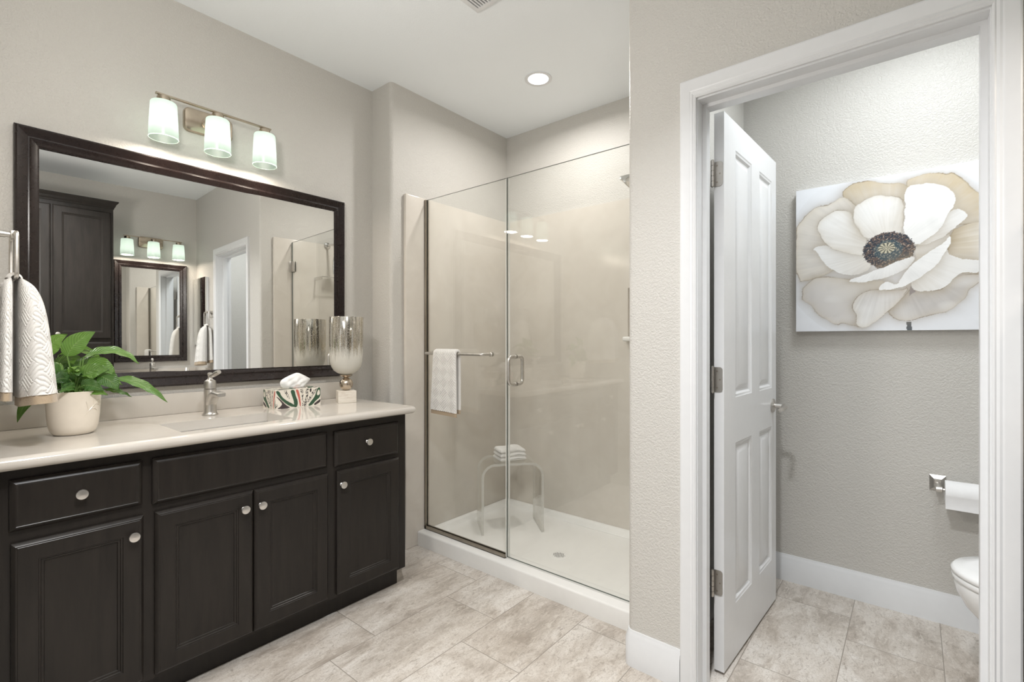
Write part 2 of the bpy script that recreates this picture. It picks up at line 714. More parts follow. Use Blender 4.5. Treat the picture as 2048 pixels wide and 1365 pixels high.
def m_mercury():
    t = NT('mercury_glass')
    p = t.obj()
    sx = t.n('SeparateXYZ')
    t.set(sx.inputs[0], p)
    z = sx.outputs[2]
    fr = t.n('MapRange', {'From Min': 0.20, 'From Max': 0.38})
    t.set(fr.inputs[0], z)
    st = t.noise(t.scale(p, (42, 42, 2.4)), 2.2, 5, 0.7, 0.2)
    k = t.m('ADD', fr.outputs[0], t.m('MULTIPLY', t.m('SUBTRACT', st, 0.5), 1.0))
    top = t.ramp(k, [(0.18, (0, 0, 0)), (0.5, (1, 1, 1))])
    spec = t.ramp(t.noise(p, 300, 2), [(0.56, (0, 0, 0)), (0.62, (1, 1, 1))])
    mcol = t.ramp(st, [(0.38, (0.35, 0.33, 0.29)), (0.5, (0.80, 0.78, 0.74)), (0.62, (0.72, 0.62, 0.45))])
    gl = t.n('BsdfGlossy', {'Roughness': 0.12})
    t.set(gl.inputs['Color'], mcol)
    tr = t.n('BsdfTransparent', {'Color': (0.95, 0.94, 0.90)})
    mm = t.n('MixShader')
    t.set(mm.inputs[0], t.ramp(st, [(0.45, (0.25, 0.25, 0.25)), (0.6, (0.62, 0.62, 0.62))]))
    t.t.links.new(gl.outputs[0], mm.inputs[1])
    t.t.links.new(tr.outputs[0], mm.inputs[2])
    wh = t.princ((0.83, 0.82, 0.77), 0.2)
    wt = t.n('BsdfTranslucent', {'Color': (0.85, 0.83, 0.78)})
    w2 = t.n('MixShader')
    w2.inputs[0].default_value = 0.4
    t.t.links.new(wh, w2.inputs[1])
    t.t.links.new(wt.outputs[0], w2.inputs[2])
    mx = t.n('MixShader')
    t.set(mx.inputs[0], t.m('MULTIPLY', top, t.m('SUBTRACT', 1.0, t.m('MULTIPLY', spec, 0.6))))
    t.t.links.new(w2.outputs[0], mx.inputs[1])
    t.t.links.new(mm.outputs[0], mx.inputs[2])
    return t.done(mx.outputs[0])


M['mercury'] = m_mercury()

# ------------------------------------------------------------------ setting
XW = -2.475     # mirror wall
XO = 0.738      # wall opposite
XS = -2.293     # shower left wall
YD = 1.69       # wall with the toilet-room door (front face)
YN = 0.127      # short side wall beside the vanity
XN = -1.80      # its end
YB = -2.2       # wall behind the camera
OX0, OX1, OZ = -0.570, 0.146, 2.035   # door opening

b = MB()
b.quad((-2.7, -2.4, 0), (1.2, -2.4, 0), (1.2, 3.1, 0), (-2.7, 3.1, 0))
struct('floor', b, M['floor'])
b = MB()
b.box(-2.7, 1.2, -2.4, 3.1, ZC, ZC + 0.1)
struct('ceiling', b, M['ceiling'])
b = MB()
b.box(XW - 0.15, XW, YN - 0.2, 1.72, 0, ZC)
struct('wall_left', b, M['wall'])
b = MB()
pts = [(XW - 0.15, 1.70)] + arc(XS - 0.022, 1.722, 0.022, -90, 0) + [(XS, 2.95), (XW - 0.15, 2.95)]
b.prism(pts, 0, ZC)
struct('wall_shower_left', b, M['wall'])
b = MB()
pts = [(XW - 0.2, YN), (XW - 0.2, YB - 0.1), (XN, YB - 0.1)] + arc(XN - 0.02, YN - 0.02, 0.02, 0, 90)
b.prism(pts, 0, ZC)
struct('wall_near_left', b, M['wall'])
NX0, NX1, NZ0, NZ1 = -1.325, -1.06, 1.235, 1.53    # soap niche
b = MB()
for bx in ((XS, NX0, 0, ZC), (NX1, -0.70, 0, ZC), (NX0, NX1, 0, NZ0), (NX0, NX1, NZ1, ZC)):
    b.box(bx[0], bx[1], 2.72, 2.95, bx[2], bx[3])
struct('wall_shower_back', b, M['wall'])
b = MB()
pts = arc(-0.831 + 0.022, YD + 0.022, 0.022, 180, 270) + [(OX0 - 0.02, YD), (OX0 - 0.02, 1.81), (-0.69, 1.81), (-0.69, 2.75), (-0.831, 2.75)]
b.prism(pts, 0, ZC)
struct('wall_shower_right', b, M['wall'])
b = MB()
b.box(OX0 - 0.02, OX1 + 0.02, YD, 1.81, OZ + 0.02, ZC)
b.box(OX1 + 0.02, XO, YD, 1.81, 0, ZC)
struct('wall_door', b, M['wall'])
b = MB()
b.box(XO, XO + 0.12, YB - 0.1, 1.81, 0, ZC)
struct('wall_right', b, M['wall'])
WX0, WX1, WZ0, WZ1 = -1.70, -0.84, 0.8, 2.3
b = MB()
for bx in ((XN, WX0, 0, ZC), (WX1, XO, 0, ZC), (WX0, WX1, 0, WZ0), (WX0, WX1, WZ1, ZC)):
    b.box(bx[0], bx[1], YB - 0.1, YB, bx[2], bx[3])
struct('wall_back', b, M['wall'])
b = MB()
b.rings((WX0, WX1, WZ0, WZ1), [(0, 0.0), (0, 0.02), (0.05, 0.02), (0.05, -0.06)], lambda u, v, d: (u, YB + d, v), cap=False)
b.mi = 1
b.box(WX0 + 0.05, WX1 - 0.05, YB - 0.06, YB - 0.055, WZ0 + 0.05, WZ1 - 0.05)
struct('window_1', b, [M['trim'], M['glass']])
b = MB()
b.box(-0.70, 1.0, 2.79, 2.95, 0, ZC)
struct('wall_toilet_back', b, M['wall'])
b = MB()
b.box(0.84, 0.98, 1.81, 2.79, 0, ZC)
struct('wall_toilet_right', b, M['wall'])

BASE = [(0, 0), (0.014, 0), (0.014, 0.098), (0.011, 0.104), (0.011, 0.111), (0.006, 0.121), (0.004, 0.131), (0, 0.131)]


def baseboard(name, path):
    b = MB()
    b.sweep(path, BASE)
    struct(name, b, M['trim'])


corner = [(-0.831, 1.788)] + arc(-0.831 + 0.022, YD + 0.022, 0.022, 180, 270, 4) + [(-0.628, YD)]
baseboard('baseboard_shower_right', corner)
baseboard('baseboard_toilet_back', [(-0.676, 2.79), (0.826, 2.79)])
baseboard('baseboard_toilet_left', [(-0.69, 1.83), (-0.69, 2.79)])
baseboard('baseboard_toilet_right', [(0.84, 2.79), (0.84, 1.83)])
baseboard('baseboard_shower_left', [(-2.46, 1.70)] + arc(XS - 0.022, 1.722, 0.022, -90, 0, 4) + [(XS, 1.784)])
baseboard('baseboard_near_left', [(XN, YB + 0.01)] + arc(XN - 0.02, YN - 0.02, 0.02, 0, 80, 4))

# door casing, jamb
CP = [(0.0, 0.0), (0.0, 0.009), (0.005, 0.012), (0.009, 0.0105), (0.016, 0.0135), (0.022, 0.0125), (0.028, 0.0145), (0.058, 0.018), (0.063, 0.016), (0.063, 0.0)]


def casing(name, y, sgn):
    b = MB()
    i0, i1, it = OX0 - 0.003, OX1 + 0.003, OZ + 0.006
    q = len(CP)
    KW = 0.052 / 0.063
    vs = []
    for k in range(4):
        for o, d in CP:
            x = (i0 - o * KW) if k < 2 else (i1 + o * KW)
            z = 0.0 if k in (0, 3) else it + o
            vs.append((x, y + sgn * d, z))
    fs = []
    for k in range(3):
        for j in range(q - 1):
            fs.append((k * q + j, (k + 1) * q + j, (k + 1) * q + j + 1, k * q + j + 1))
    b.add(vs, fs)
    return struct(name, b, M['trim'], 20)


casing('trim_1', YD, -1)
b = MB()
b.box(OX0 - 0.02, OX0, YD, 1.81, 0, OZ + 0.02)
b.box(OX1, OX1 + 0.02, YD, 1.81, 0, OZ + 0.02)
b.box(OX0, OX1, YD, 1.81, OZ, OZ + 0.02)
b.box(OX0, OX0 + 0.014, 1.738, 1.772, 0, OZ)
b.box(OX1 - 0.014, OX1, 1.738, 1.772, 0, OZ)
b.box(OX0 + 0.014, OX1 - 0.014, 1.738, 1.772, OZ - 0.012, OZ)
struct('trim_2', b, M['trim'])

# ------------------------------------------------------------------ the open toilet-room door
DA = math.atan2(0.033, 0.69)          # swing away from square
D0 = Vector((-0.528, 1.842, 0.012))   # hinge-side front corner


def dmap(face):
    tv = Vector((math.sin(DA), math.cos(DA), 0))
    nv = Vector((math.cos(DA), -math.sin(DA), 0))
    if face > 0:
        return lambda u, v, d: D0 + tv * u + nv * d + Vector((0, 0, v))
    return lambda u, v, d: D0 + tv * u + nv * (-0.035 - d) + Vector((0, 0, v))


DW, DH = 0.69, 2.028
U = [0, 0.125, 0.325, 0.43, 0.62, DW]
V = [0, 0.203, 0.812, 0.985, 1.922, DH]
holes = {(1, 1), (1, 3), (3, 1), (3, 3)}
PP = [(0, 0), (0.003, -0.002), (0.010, -0.0035), (0.018, -0.010), (0.024, -0.011), (0.046, -0.003), (0.048, -0.0025)]
b = MB()
for sgn in (1, -1):
    fn = dmap(sgn)
    b.cells(U, V, holes, fn)
    for i, j in holes:
        b.rings((U[i], U[i + 1], V[j], V[j + 1]), PP, fn)
f1, f2 = dmap(1), dmap(-1)
for a_, b_ in (((0, 0), (DW, 0)), ((DW, 0), (DW, DH)), ((DW, DH), (0, DH)), ((0, DH), (0, 0))):
    b.quad(f1(*a_, 0), f1(*b_, 0), f2(*b_, 0), f2(*a_, 0))
door = b.build('door_1', M['door'], None, 25, origin=tuple(D0), fix=True)
door['kind'] = 'structure'
tvd, nvd = Vector((math.sin(DA), math.cos(DA), 0)), Vector((math.cos(DA), -math.sin(DA), 0))
for zc in (1.817, 1.07, 0.332):
    b = MB()
    # leaf on the door's edge, rounded corners on the far side
    def hp(a, z, t):
        return D0 + nvd * (-0.0335 + a) + tvd * (-t) + Vector((0, 0, z - 0.012))
    outl = [(0.0, -0.045), (0.019, -0.045)] + arc(0.019, -0.035, 0.010, -90, 0, 5) + arc(0.019, 0.035, 0.010, 0, 90, 5) + [(0.0, 0.045)]
    n = len(outl)
    b.add([hp(a, zc + z, 0.0005) for a, z in outl] + [hp(a, zc + z, 0.003) for a, z in outl],
          [tuple(range(n)), tuple(range(n, 2 * n))] + [(i, (i + 1) % n, n + (i + 1) % n, n + i) for i in range(n)])
    kx, ky = -0.5635, 1.826
    for k in range(5):
        z0 = zc - 0.047 + k * 0.019
        b.lathe([(0.0062, z0 + 0.0005), (0.0062, z0 + 0.0182)], (kx, ky, 0), 14, cap0=True, cap1=True)
    b.lathe([(0.003, zc - 0.05), (0.0045, zc + 0.05)], (kx, ky, 0), 10, cap0=True, cap1=True)
    b.mi = 1
    for (a, z) in ((0.010, 0.030), (0.020, 0.0), (0.010, -0.030)):
        c = hp(a, zc + z, 0.0033)
        ring = []
        for k in range(12):
            an = 2 * PI * k / 12
            ring.append(c + nvd * (0.0032 * math.cos(an)) + Vector((0, 0, 0.0032 * math.sin(an))))
        b.add(ring, [tuple(range(12))])
    b.mi = 0
    b.build('hinge', [M['hinge'], M['channel']], door)
# lever handles on both faces
for sgn in (1, -1):
    b = MB()
    base = D0 + tvd * (DW - 0.062) + Vector((0, 0, 0.916 - 0.012))
    if sgn < 0:
        base = base - nvd * 0.035
    nn = nvd * sgn
    e = lambda d, u=0, z=0: base + nn * d + tvd * u + Vector((0, 0, z))
    b.tube([e(0.0), e(0.004), e(0.008), e(0.011)], [0.031, 0.032, 0.029, 0.020], 28)
    b.tube([e(0.010), e(0.048)], 0.0105, 18)
    b.tube(fillet([e(0.045, 0.0), e(0.058, -0.02), e(0.06, -0.11, -0.004)], 0.012, 4), [0.011] * 6 + [0.008], 14)
    b.build('door_handle', M['metal'], door)
b = MB()
p0 = D0 + tvd * (DW + 0.0006) - nvd * 0.0175 + Vector((0, 0, 0.904))
b.add([p0 + nvd * 0.012 + Vector((0, 0, -0.028)), p0 - nvd * 0.012 + Vector((0, 0, -0.028)), p0 - nvd * 0.012 + Vector((0, 0, 0.028)), p0 + nvd * 0.012 + Vector((0, 0, 0.028))], [(0, 1, 2, 3)])
b.build('latch_plate', M['metal'], door)

# ------------------------------------------------------------------ cabinet fronts
DOORP = [(0, 0.0), (0, 0.010), (0.0055, 0.0165), (0.0085, 0.0185), (0.0115, 0.0185), (0.013, 0.0195), (0.054, 0.0195), (0.0555, 0.0165), (0.059, 0.0155), (0.061, 0.0125), (0.066, 0.0115), (0.068, 0.0085)]
DRAWP = [(0, 0.0), (0, 0.009), (0.003, 0.0125), (0.012, 0.0175), (0.0135, 0.0165), (0.016, 0.0175), (0.018, 0.0175)]


def knob(parent, p, dr):
    """p = point on the front face, dr = +1/-1 along x"""
    b = MB()
    prof = [(0.0085, 0.0), (0.0085, 0.002), (0.0055, 0.005), (0.005, 0.013), (0.009, 0.0175), (0.0160, 0.0195), (0.0172, 0.0215), (0.0172, 0.0240), (0.0160, 0.0256), (0.0100, 0.0264), (0.0002, 0.0268)]
    b.lathe([(r * 0.88, dr * h * 0.95) for r, h in prof], p, 24, axis='x')
    return b.build('knob', M['knobmetal'], parent)


def front(kind, parent, xf, dr, y0, y1, z0, z1, kn=None, name=None):
    b = MB()
    fn = lambda u, v, d: (xf + dr * d, u, v)
    b.rings((y0, y1, z0, z1), DOORP if kind == 'door' else DRAWP, fn)
    o = b.build(name or kind, M['cab'], parent, 30)
    if kn:
        knob(o, (xf + dr * (0.0195 if kind == 'door' else 0.0175), kn[0], kn[1]), dr)
    return o


def hollow(b, x0, x1, y0, y1, z0, z1, dr):
    """open-topped cabinet box: sides, floor, back and front frame"""
    T = 0.018
    b.box(x0, x1, y0, y0 + T, z0, z1)
    b.box(x0, x1, y1 - T, y1, z0, z1)
    b.box(x0, x1, y0 + T, y1 - T, z0, z0 + T)
    b.box(x0, x0 + T, y0 + T, y1 - T, z0 + T, z1)
    b.box(x1 - 0.011, x1, y0 + T, y1 - T, z0 + T, z1)


XF = -1.93
van = thing('vanity_cabinet', 'dark espresso vanity cabinet under the cream countertop with the plant and tissue box', 'cabinet', (-2.2, 0.82, 0))
b = MB()
# carcass with front frame
hollow(b, XW + 0.001, XF, 0.129, 1.515, 0.10, 0.857, 1)
b.build('carcass', M['cab'], van)
b = MB()
b.box(XW + 0.03, -1.995, 0.129, 1.515, 0, 0.0995)
b.build('toe_kick', M['cab'], van)
zt, zb = 0.648, 0.114
front('door', van, XF, 1, 0.158, 0.458, zb, zt, (0.428, 0.592))
front('door', van, XF, 1, 0.489, 0.7965, zb, zt, (0.759, 0.590))
front('door', van, XF, 1, 0.7995, 1.101, zb, zt, (0.820, 0.590))
front('door', van, XF, 1, 1.142, 1.469, zb, zt, (1.158, 0.590))
front('drawer', van, XF, 1, 0.155, 0.455, 0.682, 0.825, (0.303, 0.757))
front('drawer', van, XF, 1, 1.131, 1.467, 0.667, 0.821, (1.288, 0.755))
front('drawer', van, XF, 1, 0.482, 1.097, 0.674, 0.825, None, 'false_drawer_front')


def countertop(label, xw, xf, dr, y0, y1, sink, rround, side=None):
    """xw wall plane, xf front edge, dr direction from wall to room"""
    t = thing('countertop', label, 'countertop', ((xw + xf) / 2, (y0 + y1) / 2, 0.858))
    R = 0.0185
    zb, ztp = 0.858, 0.895
    xe = xf - dr * R
    ye = y1 - R if rround else y1
    b = MB()
    Ux = [xw + dr * 0.001, sink[0], sink[1], xe]
    Vy = [y0, sink[2], sink[3], ye]
    b.cells(Ux, Vy, {(1, 1)}, lambda u, v, d: (u, v, ztp))
    b.cells(Ux, Vy, {(1, 1)}, lambda u, v, d: (u, v, zb))
    # cut-out walls
    b.rings((min(sink[0], sink[1]), max(sink[0], sink[1]), sink[2], sink[3]), [(0, 0), (0.0, -0.037)], lambda u, v, d: (u, v, ztp + d), cap=False)
    prof = [(R * math.sin(PI * i / 10), zb + R + R * -math.cos(PI * i / 10)) for i in range(11)]
    if dr > 0:
        path = [(xe, y0), (xe, ye), (xw + 0.001, ye)] if rround else [(xe, y0), (xe, y1)]
    else:
        path = [(xe, y1), (xe, y0)]
    if dr > 0:
        b.sweep(path, prof)
    else:
        b.sweep(path, [(o, z) for o, z in prof])
    b.build('slab', M['counter'], t, 40)
    b = MB()
    b.box(min(xw + dr * 0.001, xw + dr * 0.02), max(xw + dr * 0.001, xw + dr * 0.02), y0, y1 - (0.02 if rround else 0.0), ztp, 0.985, 0.003)
    b.build('backsplash', M['counter'], t)
    if side:
        b = MB()
        b.box(min(side[0], side[1]), max(side[0], side[1]), side[2] - 0.02, side[2] - 0.001, ztp, 0.985, 0.003)
        b.build('side_splash', M['counter'], t)
    b = MB()
    s0, s1 = min(sink[0], sink[1]) - 0.004, max(sink[0], sink[1]) + 0.004
    pr = [(-0.02, -0.0005), (0.0, -0.0005), (0.003, -0.03), (0.008, -0.075), (0.018, -0.105), (0.032, -0.115), (0.055, -0.118)]
    b.rings((s0, s1, sink[2] - 0.004, sink[3] + 0.004), [(a, d - 0.037) for a, d in pr], lambda u, v, d: (u, v, ztp + d))
    bs = b.build('sink_basin', M['basin'], t, 50)
    b = MB()
    b.lathe([(0.024, ztp - 0.1545), (0.024, ztp - 0.153), (0.019, ztp - 0.151), (0.016, ztp - 0.1525), (0.001, ztp - 0.1515)], ((s0 + s1) / 2 - dr * 0.04, (sink[2] + sink[3]) / 2, 0), 24)
    b.build('drain', M['metal'], bs)
    return t


countertop('cream countertop with sink on the near dark vanity, holding the potted plant', XW, -1.87, 1, 0.129, 1.533, (-2.197, -1.95, 0.572, 0.970), True)


# ------------------------------------------------------------------ faucets
def faucet(x, y, label):
    """spout towards +x"""
    t = thing('faucet', label, 'faucet', (x, y, 0.8954), 'single lever faucets')
    b = MB()
    b.lathe([(0.030, 0.8955), (0.030, 0.899), (0.0265, 0.903), (0.0245, 0.91), (0.0235, 0.95), (0.0235, 1.005)], (x, y, 0), 28, cap0=True, cap1=True)
    b.build('body', M['metal'], t)
    b = MB()
    secs = []
    for (dx, zc, hw, hh) in ((0.000, 0.944, 0.0200, 0.026), (0.018, 0.958, 0.0205, 0.023), (0.036, 0.974, 0.0205, 0.018), (0.054, 0.985, 0.0205, 0.0135), (0.074, 0.9895, 0.0205, 0.0115), (0.100, 0.9895, 0.0200, 0.0105), (0.118, 0.9885, 0.0185, 0.0095), (0.124, 0.9880, 0.0160, 0.0070)):
        ring = []
        for k in range(24):
            a = 2 * PI * k / 24
            ca_, sa_ = math.cos(a), math.sin(a)
            ring.append((x + dx, y + hw * math.copysign(abs(ca_) ** 0.6, ca_), zc + hh * math.copysign(abs(sa_) ** 0.6, sa_)))
        secs.append(ring)
    fs = []
    for i in range(len(secs) - 1):
        fs += [(i * 24 + k, i * 24 + (k + 1) % 24, (i + 1) * 24 + (k + 1) % 24, (i + 1) * 24 + k) for k in range(24)]
    fs += [tuple(range(24)), tuple(range((len(secs) - 1) * 24, len(secs) * 24))]
    b.add([p for r_ in secs for p in r_], fs)
    b.build('spout', M['metal'], t)
    b = MB()
    b.lathe([(0.0235, 1.008), (0.0235, 1.030), (0.021, 1.040), (0.012, 1.046), (0.0085, 1.052), (0.0085, 1.062), (0.011, 1.066), (0.011, 1.073), (0.004, 1.076)], (x, y, 0), 26, cap0=True, cap1=True)
    b.tube([(x + 0.002, y, 1.060), (x + 0.022, y + 0.004, 1.064), (x + 0.040, y + 0.010, 1.074), (x + 0.060, y + 0.014, 1.080)], [0.007, 0.0085, 0.0105, 0.0085], 14)
    b.build('lever_handle', M['metal'], t)
    return t


fc = faucet(-2.315, 0.785, 'brushed nickel faucet behind the sink of the near vanity, left of the tissue box')
dup(fc, (0.738 - 0.135, 1.287, 0.8954), PI, 'brushed nickel faucet on the far vanity, seen in the large mirror')


# ------------------------------------------------------------------ framed mirrors
FRP = [(0.0, 0.0), (0.0, 0.022), (0.003, 0.029), (0.008, 0.031), (0.012, 0.029), (0.036, 0.020), (0.040, 0.0205), (0.044, 0.023), (0.047, 0.022), (0.060, 0.014), (0.066, 0.012), (0.066, 0.0005)]


def framed_mirror(label, xw, dr, y0, y1, z0, z1, tilt, fw=1.0):
    t = thing('framed_mirror', label, 'mirror', (xw, (y0 + y1) / 2, (z0 + z1) / 2))
    b = MB()
    fn = lambda u, v, d: (xw + dr * (d + 0.001), u, v)
    b.rings((y0, y1, z0, z1), [(a * fw, d) for a, d in FRP], fn, cap=False)
    b.build('frame', M['frame'], t, 22)
    b = MB()
    a = 0.063 * fw
    v0, v1, u0, u1 = z0 + a, z1 - a, y0 + a, y1 - a
    fx = tilt
    P = [(u0, v0), (u1, v0), (u1, v1), (u0, v1)]
    b.add([(fx(*p), p[0], p[1]) for p in P] + [(xw + dr * 0.002, p[0], p[1]) for p in P],
          [(0, 1, 2, 3), (4, 5, 6, 7)] + [(i, (i + 1) % 4, 4 + (i + 1) % 4, 4 + i) for i in range(4)])
    b.build('mirror_glass', M['mirror'], t)
    return t


TY, TZ = math.tan(math.radians(0.89)), math.tan(math.radians(0.35))
framed_mirror('large dark framed mirror over the near vanity', XW, 1, 0.209, 1.504, 1.016, 1.983,
              lambda y, z: -2.4585 + TY * (y - 1.05) - TZ * (z - 1.5))
framed_mirror('smaller dark framed mirror over the far vanity, seen in the large mirror', XO, -1, 1.022, 1.598, 1.052, 1.998, lambda y, z: XO - 0.008, 0.9)


# ------------------------------------------------------------------ three-shade wall lights
def sconce(x, y, label):
    """wall plane x, projecting to +x"""
    t = thing('vanity_light', label, 'wall light', (x, y, 2.187), 'three shade vanity lights')
    b = MB()
    # rounded rectangular backplate with a proud rim
    def oct_(hy, hz, r, xx):
        pts = []
        for cy, cz, a0 in ((hy - r, hz - r, 0), (-hy + r, hz - r, 90), (-hy + r, -hz + r, 180), (hy - r, -hz + r, 270)):
            pts += arc(cy, cz, r, a0, a0 + 90, 4)
        return [(x + xx, y + p[0], 2.187 + p[1]) for p in pts]
    L = [oct_(0.098, 0.052, 0.022, 0.001), oct_(0.098, 0.052, 0.022, 0.016), oct_(0.094, 0.048, 0.019, 0.021), oct_(0.082, 0.037, 0.012, 0.024)]
    n = len(L[0])
    fs = []
    for i in range(len(L) - 1):
        fs += [(i * n + k, i * n + (k + 1) % n, (i + 1) * n + (k + 1) % n, (i + 1) * n + k) for k in range(n)]
    fs.append(tuple(range((len(L) - 1) * n, len(L) * n)))
    b.add([p for l in L for p in l], fs)
    b.build('backplate', M['bronze'], t)
    b = MB()
    b.lathe([(0.030, x + 0.022), (0.030, x + 0.030), (0.022, x + 0.036)], (0, y, 2.187), 28, axis='x', cap1=True)
    b.tube(fillet([(x + 0.03, y, 2.180), (x + 0.085, y, 2.180), (x + 0.120, y, 2.212)], 0.02, 4), 0.0085, 12)
    b.build('arm', M['bronze'], t)
    b = MB()
    b.box(x + 0.113, x + 0.127, y - 0.228, y + 0.228, 2.208, 2.215, 0.001, 1)
    b.build('crossbar', M['bronze'], t)
    for k in (-1, 0, 1):
        yc = y + 0.2 * k
        xc = x + 0.12
        b = MB()
        b.lathe([(0.006, 2.209), (0.006, 2.203), (0.022, 2.203), (0.0235, 2.199), (0.0235, 2.182), (0.020, 2.180)], (xc, yc, 0), 24, cap0=True, cap1=True)
        b.build('socket_cup', M['bronze'], t)
        b = MB()
        b.lathe([(0.010, 2.1805), (0.043, 2.1795), (0.0455, 2.1755), (0.0475, 2.14), (0.0500, 2.09), (0.0515, 2.034), (0.0505, 2.0325), (0.0490, 2.034)], (xc, yc, 0), 36)
        sh = b.build('lamp_shade', M['shade'], t, 50)
        b = MB()
        b.sphere((xc, yc, 2.084), 0.021, 18, 12, 1.25)
        b.lathe([(0.011, 2.112), (0.011, 2.179)], (xc, yc, 0), 14)
        b.build('bulb', M['bulb'], sh)
        r = Vector(t['_w'])
        light('lamp', 'AREA', Vector((xc, yc, 2.036)) - r, SC_DOWN, WARM, 0.085, None, (0, 0, 0), 'DISK', t)
    return t


SC_DOWN = 1.3
sc = sconce(XW, 0.829, 'bronze three-shade wall light above the large mirror')
dup(sc, (XO, 1.303, 2.187), PI, 'three-shade wall light over the far vanity, seen in the large mirror')


# ------------------------------------------------------------------ towels
def weave(u, v, c):
    a = (u + v) * 0.70711
    q = (u - v) * 0.70711
    i, j = math.floor(a / c), math.floor(q / c)
    if (i + j) % 2:
        f = (a / (c / 4)) % 1.0
    else:
        f = (q / (c / 4)) % 1.0
    return abs(math.sin(PI * f)) ** 0.55


def hanging_towel(name, label, x, y, ztop, zbot, loc_ring, group):
    """towel drawn through a ring: two lobes either side of the plane y, along x"""
    o = None
    hem = MB()
    b = MB()
    nz, na = 230, 250
    for sgn, zb, dmax in ((1, zbot, 0.082), (-1, zbot + 0.018, 0.036)):
        H = ztop - zb

        def sec(i, j, amp=0.004, lo=0.0, hi=1.0, grow=0.0):
            t = lo + (hi - lo) * j / (nz - 1)
            a = 2 * PI * i / na
            z = ztop - H * t
            rise = 1 - math.exp(-t * 9.0)
            dep = 0.5 * (0.010 + (dmax - 0.010) * (0.55 * rise + 0.45 * t))
            wid = 0.062 + 0.045 * rise + 0.012 * t
            if t < 0.08:
                k = math.sqrt(max(0.0, 1 - ((0.08 - t) / 0.08) ** 2))
                wid *= 0.45 + 0.55 * k
                dep *= 0.25 + 0.75 * k
            cx, cy = math.cos(a), math.sin(a)
            ex = 0.62
            px = math.copysign(abs(cx) ** ex, cx) * wid
            py = math.copysign(abs(cy) ** ex, cy) * dep
            fold = 0.006 * t * math.sin(a * 3 + 1.3) + 0.004 * t * math.sin(a * 5 + t * 2)
            per = a / (2 * PI) * 0.42
            hgt = amp * weave(per, z, 0.044)
            rr = Vector((px, py)).normalized() if (px or py) else Vector((1, 0))
            px += rr.x * (hgt + fold + grow)
            py += rr.y * (hgt + fold + grow)
            z += 0.010 * t * math.cos(a - 0.4) if sgn > 0 else 0.006 * t * math.cos(a + 0.6)
            ypos = y + sgn * (dep + 0.0075) + py
            if (ypos - y) * sgn < 0.0058:
                ypos = y + sgn * 0.0058
            return (x + px, ypos, z)
        hm = 0.93
        b.grid(na, nz, lambda i, j: sec(i, j, 0.0042, 0.0, hm), closed_u=True)
        top = [sec(i, 0, 0.0042, 0, hm) for i in range(na)]
        b.add(top, [tuple(range(na))])
        nzs = nz
        nz = 8
        hem.grid(na, nz, lambda i, j: sec(i, j, 0.0008, hm, 1.0, 0.0005), closed_u=True)
        bot = [sec(i, nz - 1, 0.0008, hm, 1.0, 0.0005) for i in range(na)]
        hem.add(bot, [tuple(range(na))])
        nz = nzs
    # saddle over the ring's lower bar
    zbar = 1.392
    ns2, nx2 = 40, 30

    def sad(i, j):
        a = PI * i / (ns2 - 1)
        u = j / (nx2 - 1) * 2 - 1
        r = 0.0175 - 0.007 * abs(u) ** 3
        return (x + u * 0.052, y + r * math.cos(a), zbar + 0.001 + r * math.sin(a) - 0.004 * u * u)
    b.grid(ns2, nx2, sad)
    o = b.build(name, M['towel'], None, 60, origin=(x, y, ztop))
    hem.build('hem', M['hem'], o, 60)
    return tag(o, label, 'towel', group)


def towel_ring(x, y0, dr, z, yr, label):
    """wall plane y0, room towards dr along y"""
    t = thing('towel_ring', label, 'towel ring', (x, y0, z), 'square towel rings')
    b = MB()
    b.lathe([(0.024, 0.0008), (0.024, 0.006), (0.019, 0.010), (0.011, 0.012), (0.0095, 0.03)], (0, 0, 0), 24, axis='y', cap0=True)
    b.v = [(p[0] + x, y0 + dr * p[1], p[2] + z) for p in b.v]
    b.build('rosette', M['metal'], t)
    b = MB()
    b.tube([(x, y0 + dr * 0.02, z), (x, yr - dr * 0.005, z)], 0.0085, 14)
    b.box(x - 0.013, x + 0.013, yr - 0.008, yr + 0.008, z - 0.012, z + 0.012, 0.003)
    b.build('post', M['metal'], t)
    b = MB()
    hw, hh = 0.07, 0.13
    pts = fillet([(x, yr, z), (x + hw, yr, z), (x + hw, yr, z - hh), (x - hw, yr, z - hh), (x - hw, yr, z), (x - 0.0005, yr, z)], 0.015, 4)
    b.tube(pts, 0.0050, 10)
    b.build('ring', M['metal'], t)
    return t


tr = towel_ring(-2.04, YN, 1, 1.522, 0.174, 'nickel towel ring at the left edge holding the near white towel')
dup(tr, (0.29, YD, 1.518), PI, 'nickel towel ring beside the toilet-room door casing, seen in the large mirror')
tw = hanging_towel('hand_towel', 'white patterned hand towel with tan hem hanging at the left edge', -2.04, 0.174, 1.394, 1.022, None, None)
tw2 = dup(tw, (0.29, 1.643, 1.390), PI, 'white patterned hand towel beside the door casing, seen in the large mirror')
tw2.scale.x = 0.60

# ------------------------------------------------------------------ things on the counter
ZT = 0.8951
Q = Vector((-2.205, 0.331, ZT))
pl = thing('potted_plant', 'leafy green plant in a cream ceramic pot on the near countertop', 'plant', tuple(Q))
b = MB()
pp = [(0.001, 0.0), (0.046, 0.0), (0.053, 0.003), (0.060, 0.012), (0.0655, 0.030), (0.069, 0.065), (0.0715, 0.110), (0.0735, 0.142), (0.0745, 0.1445), (0.0735, 0.146), (0.0715, 0.1445), (0.069, 0.128), (0.001, 0.126)]
b.lathe([(r, z + Q.z) for r, z in pp], (Q.x, Q.y, 0), 48)
pot = b.build('pot', M['pot'], pl, 50)
# embossed sprig on the pot's side
b = MB()


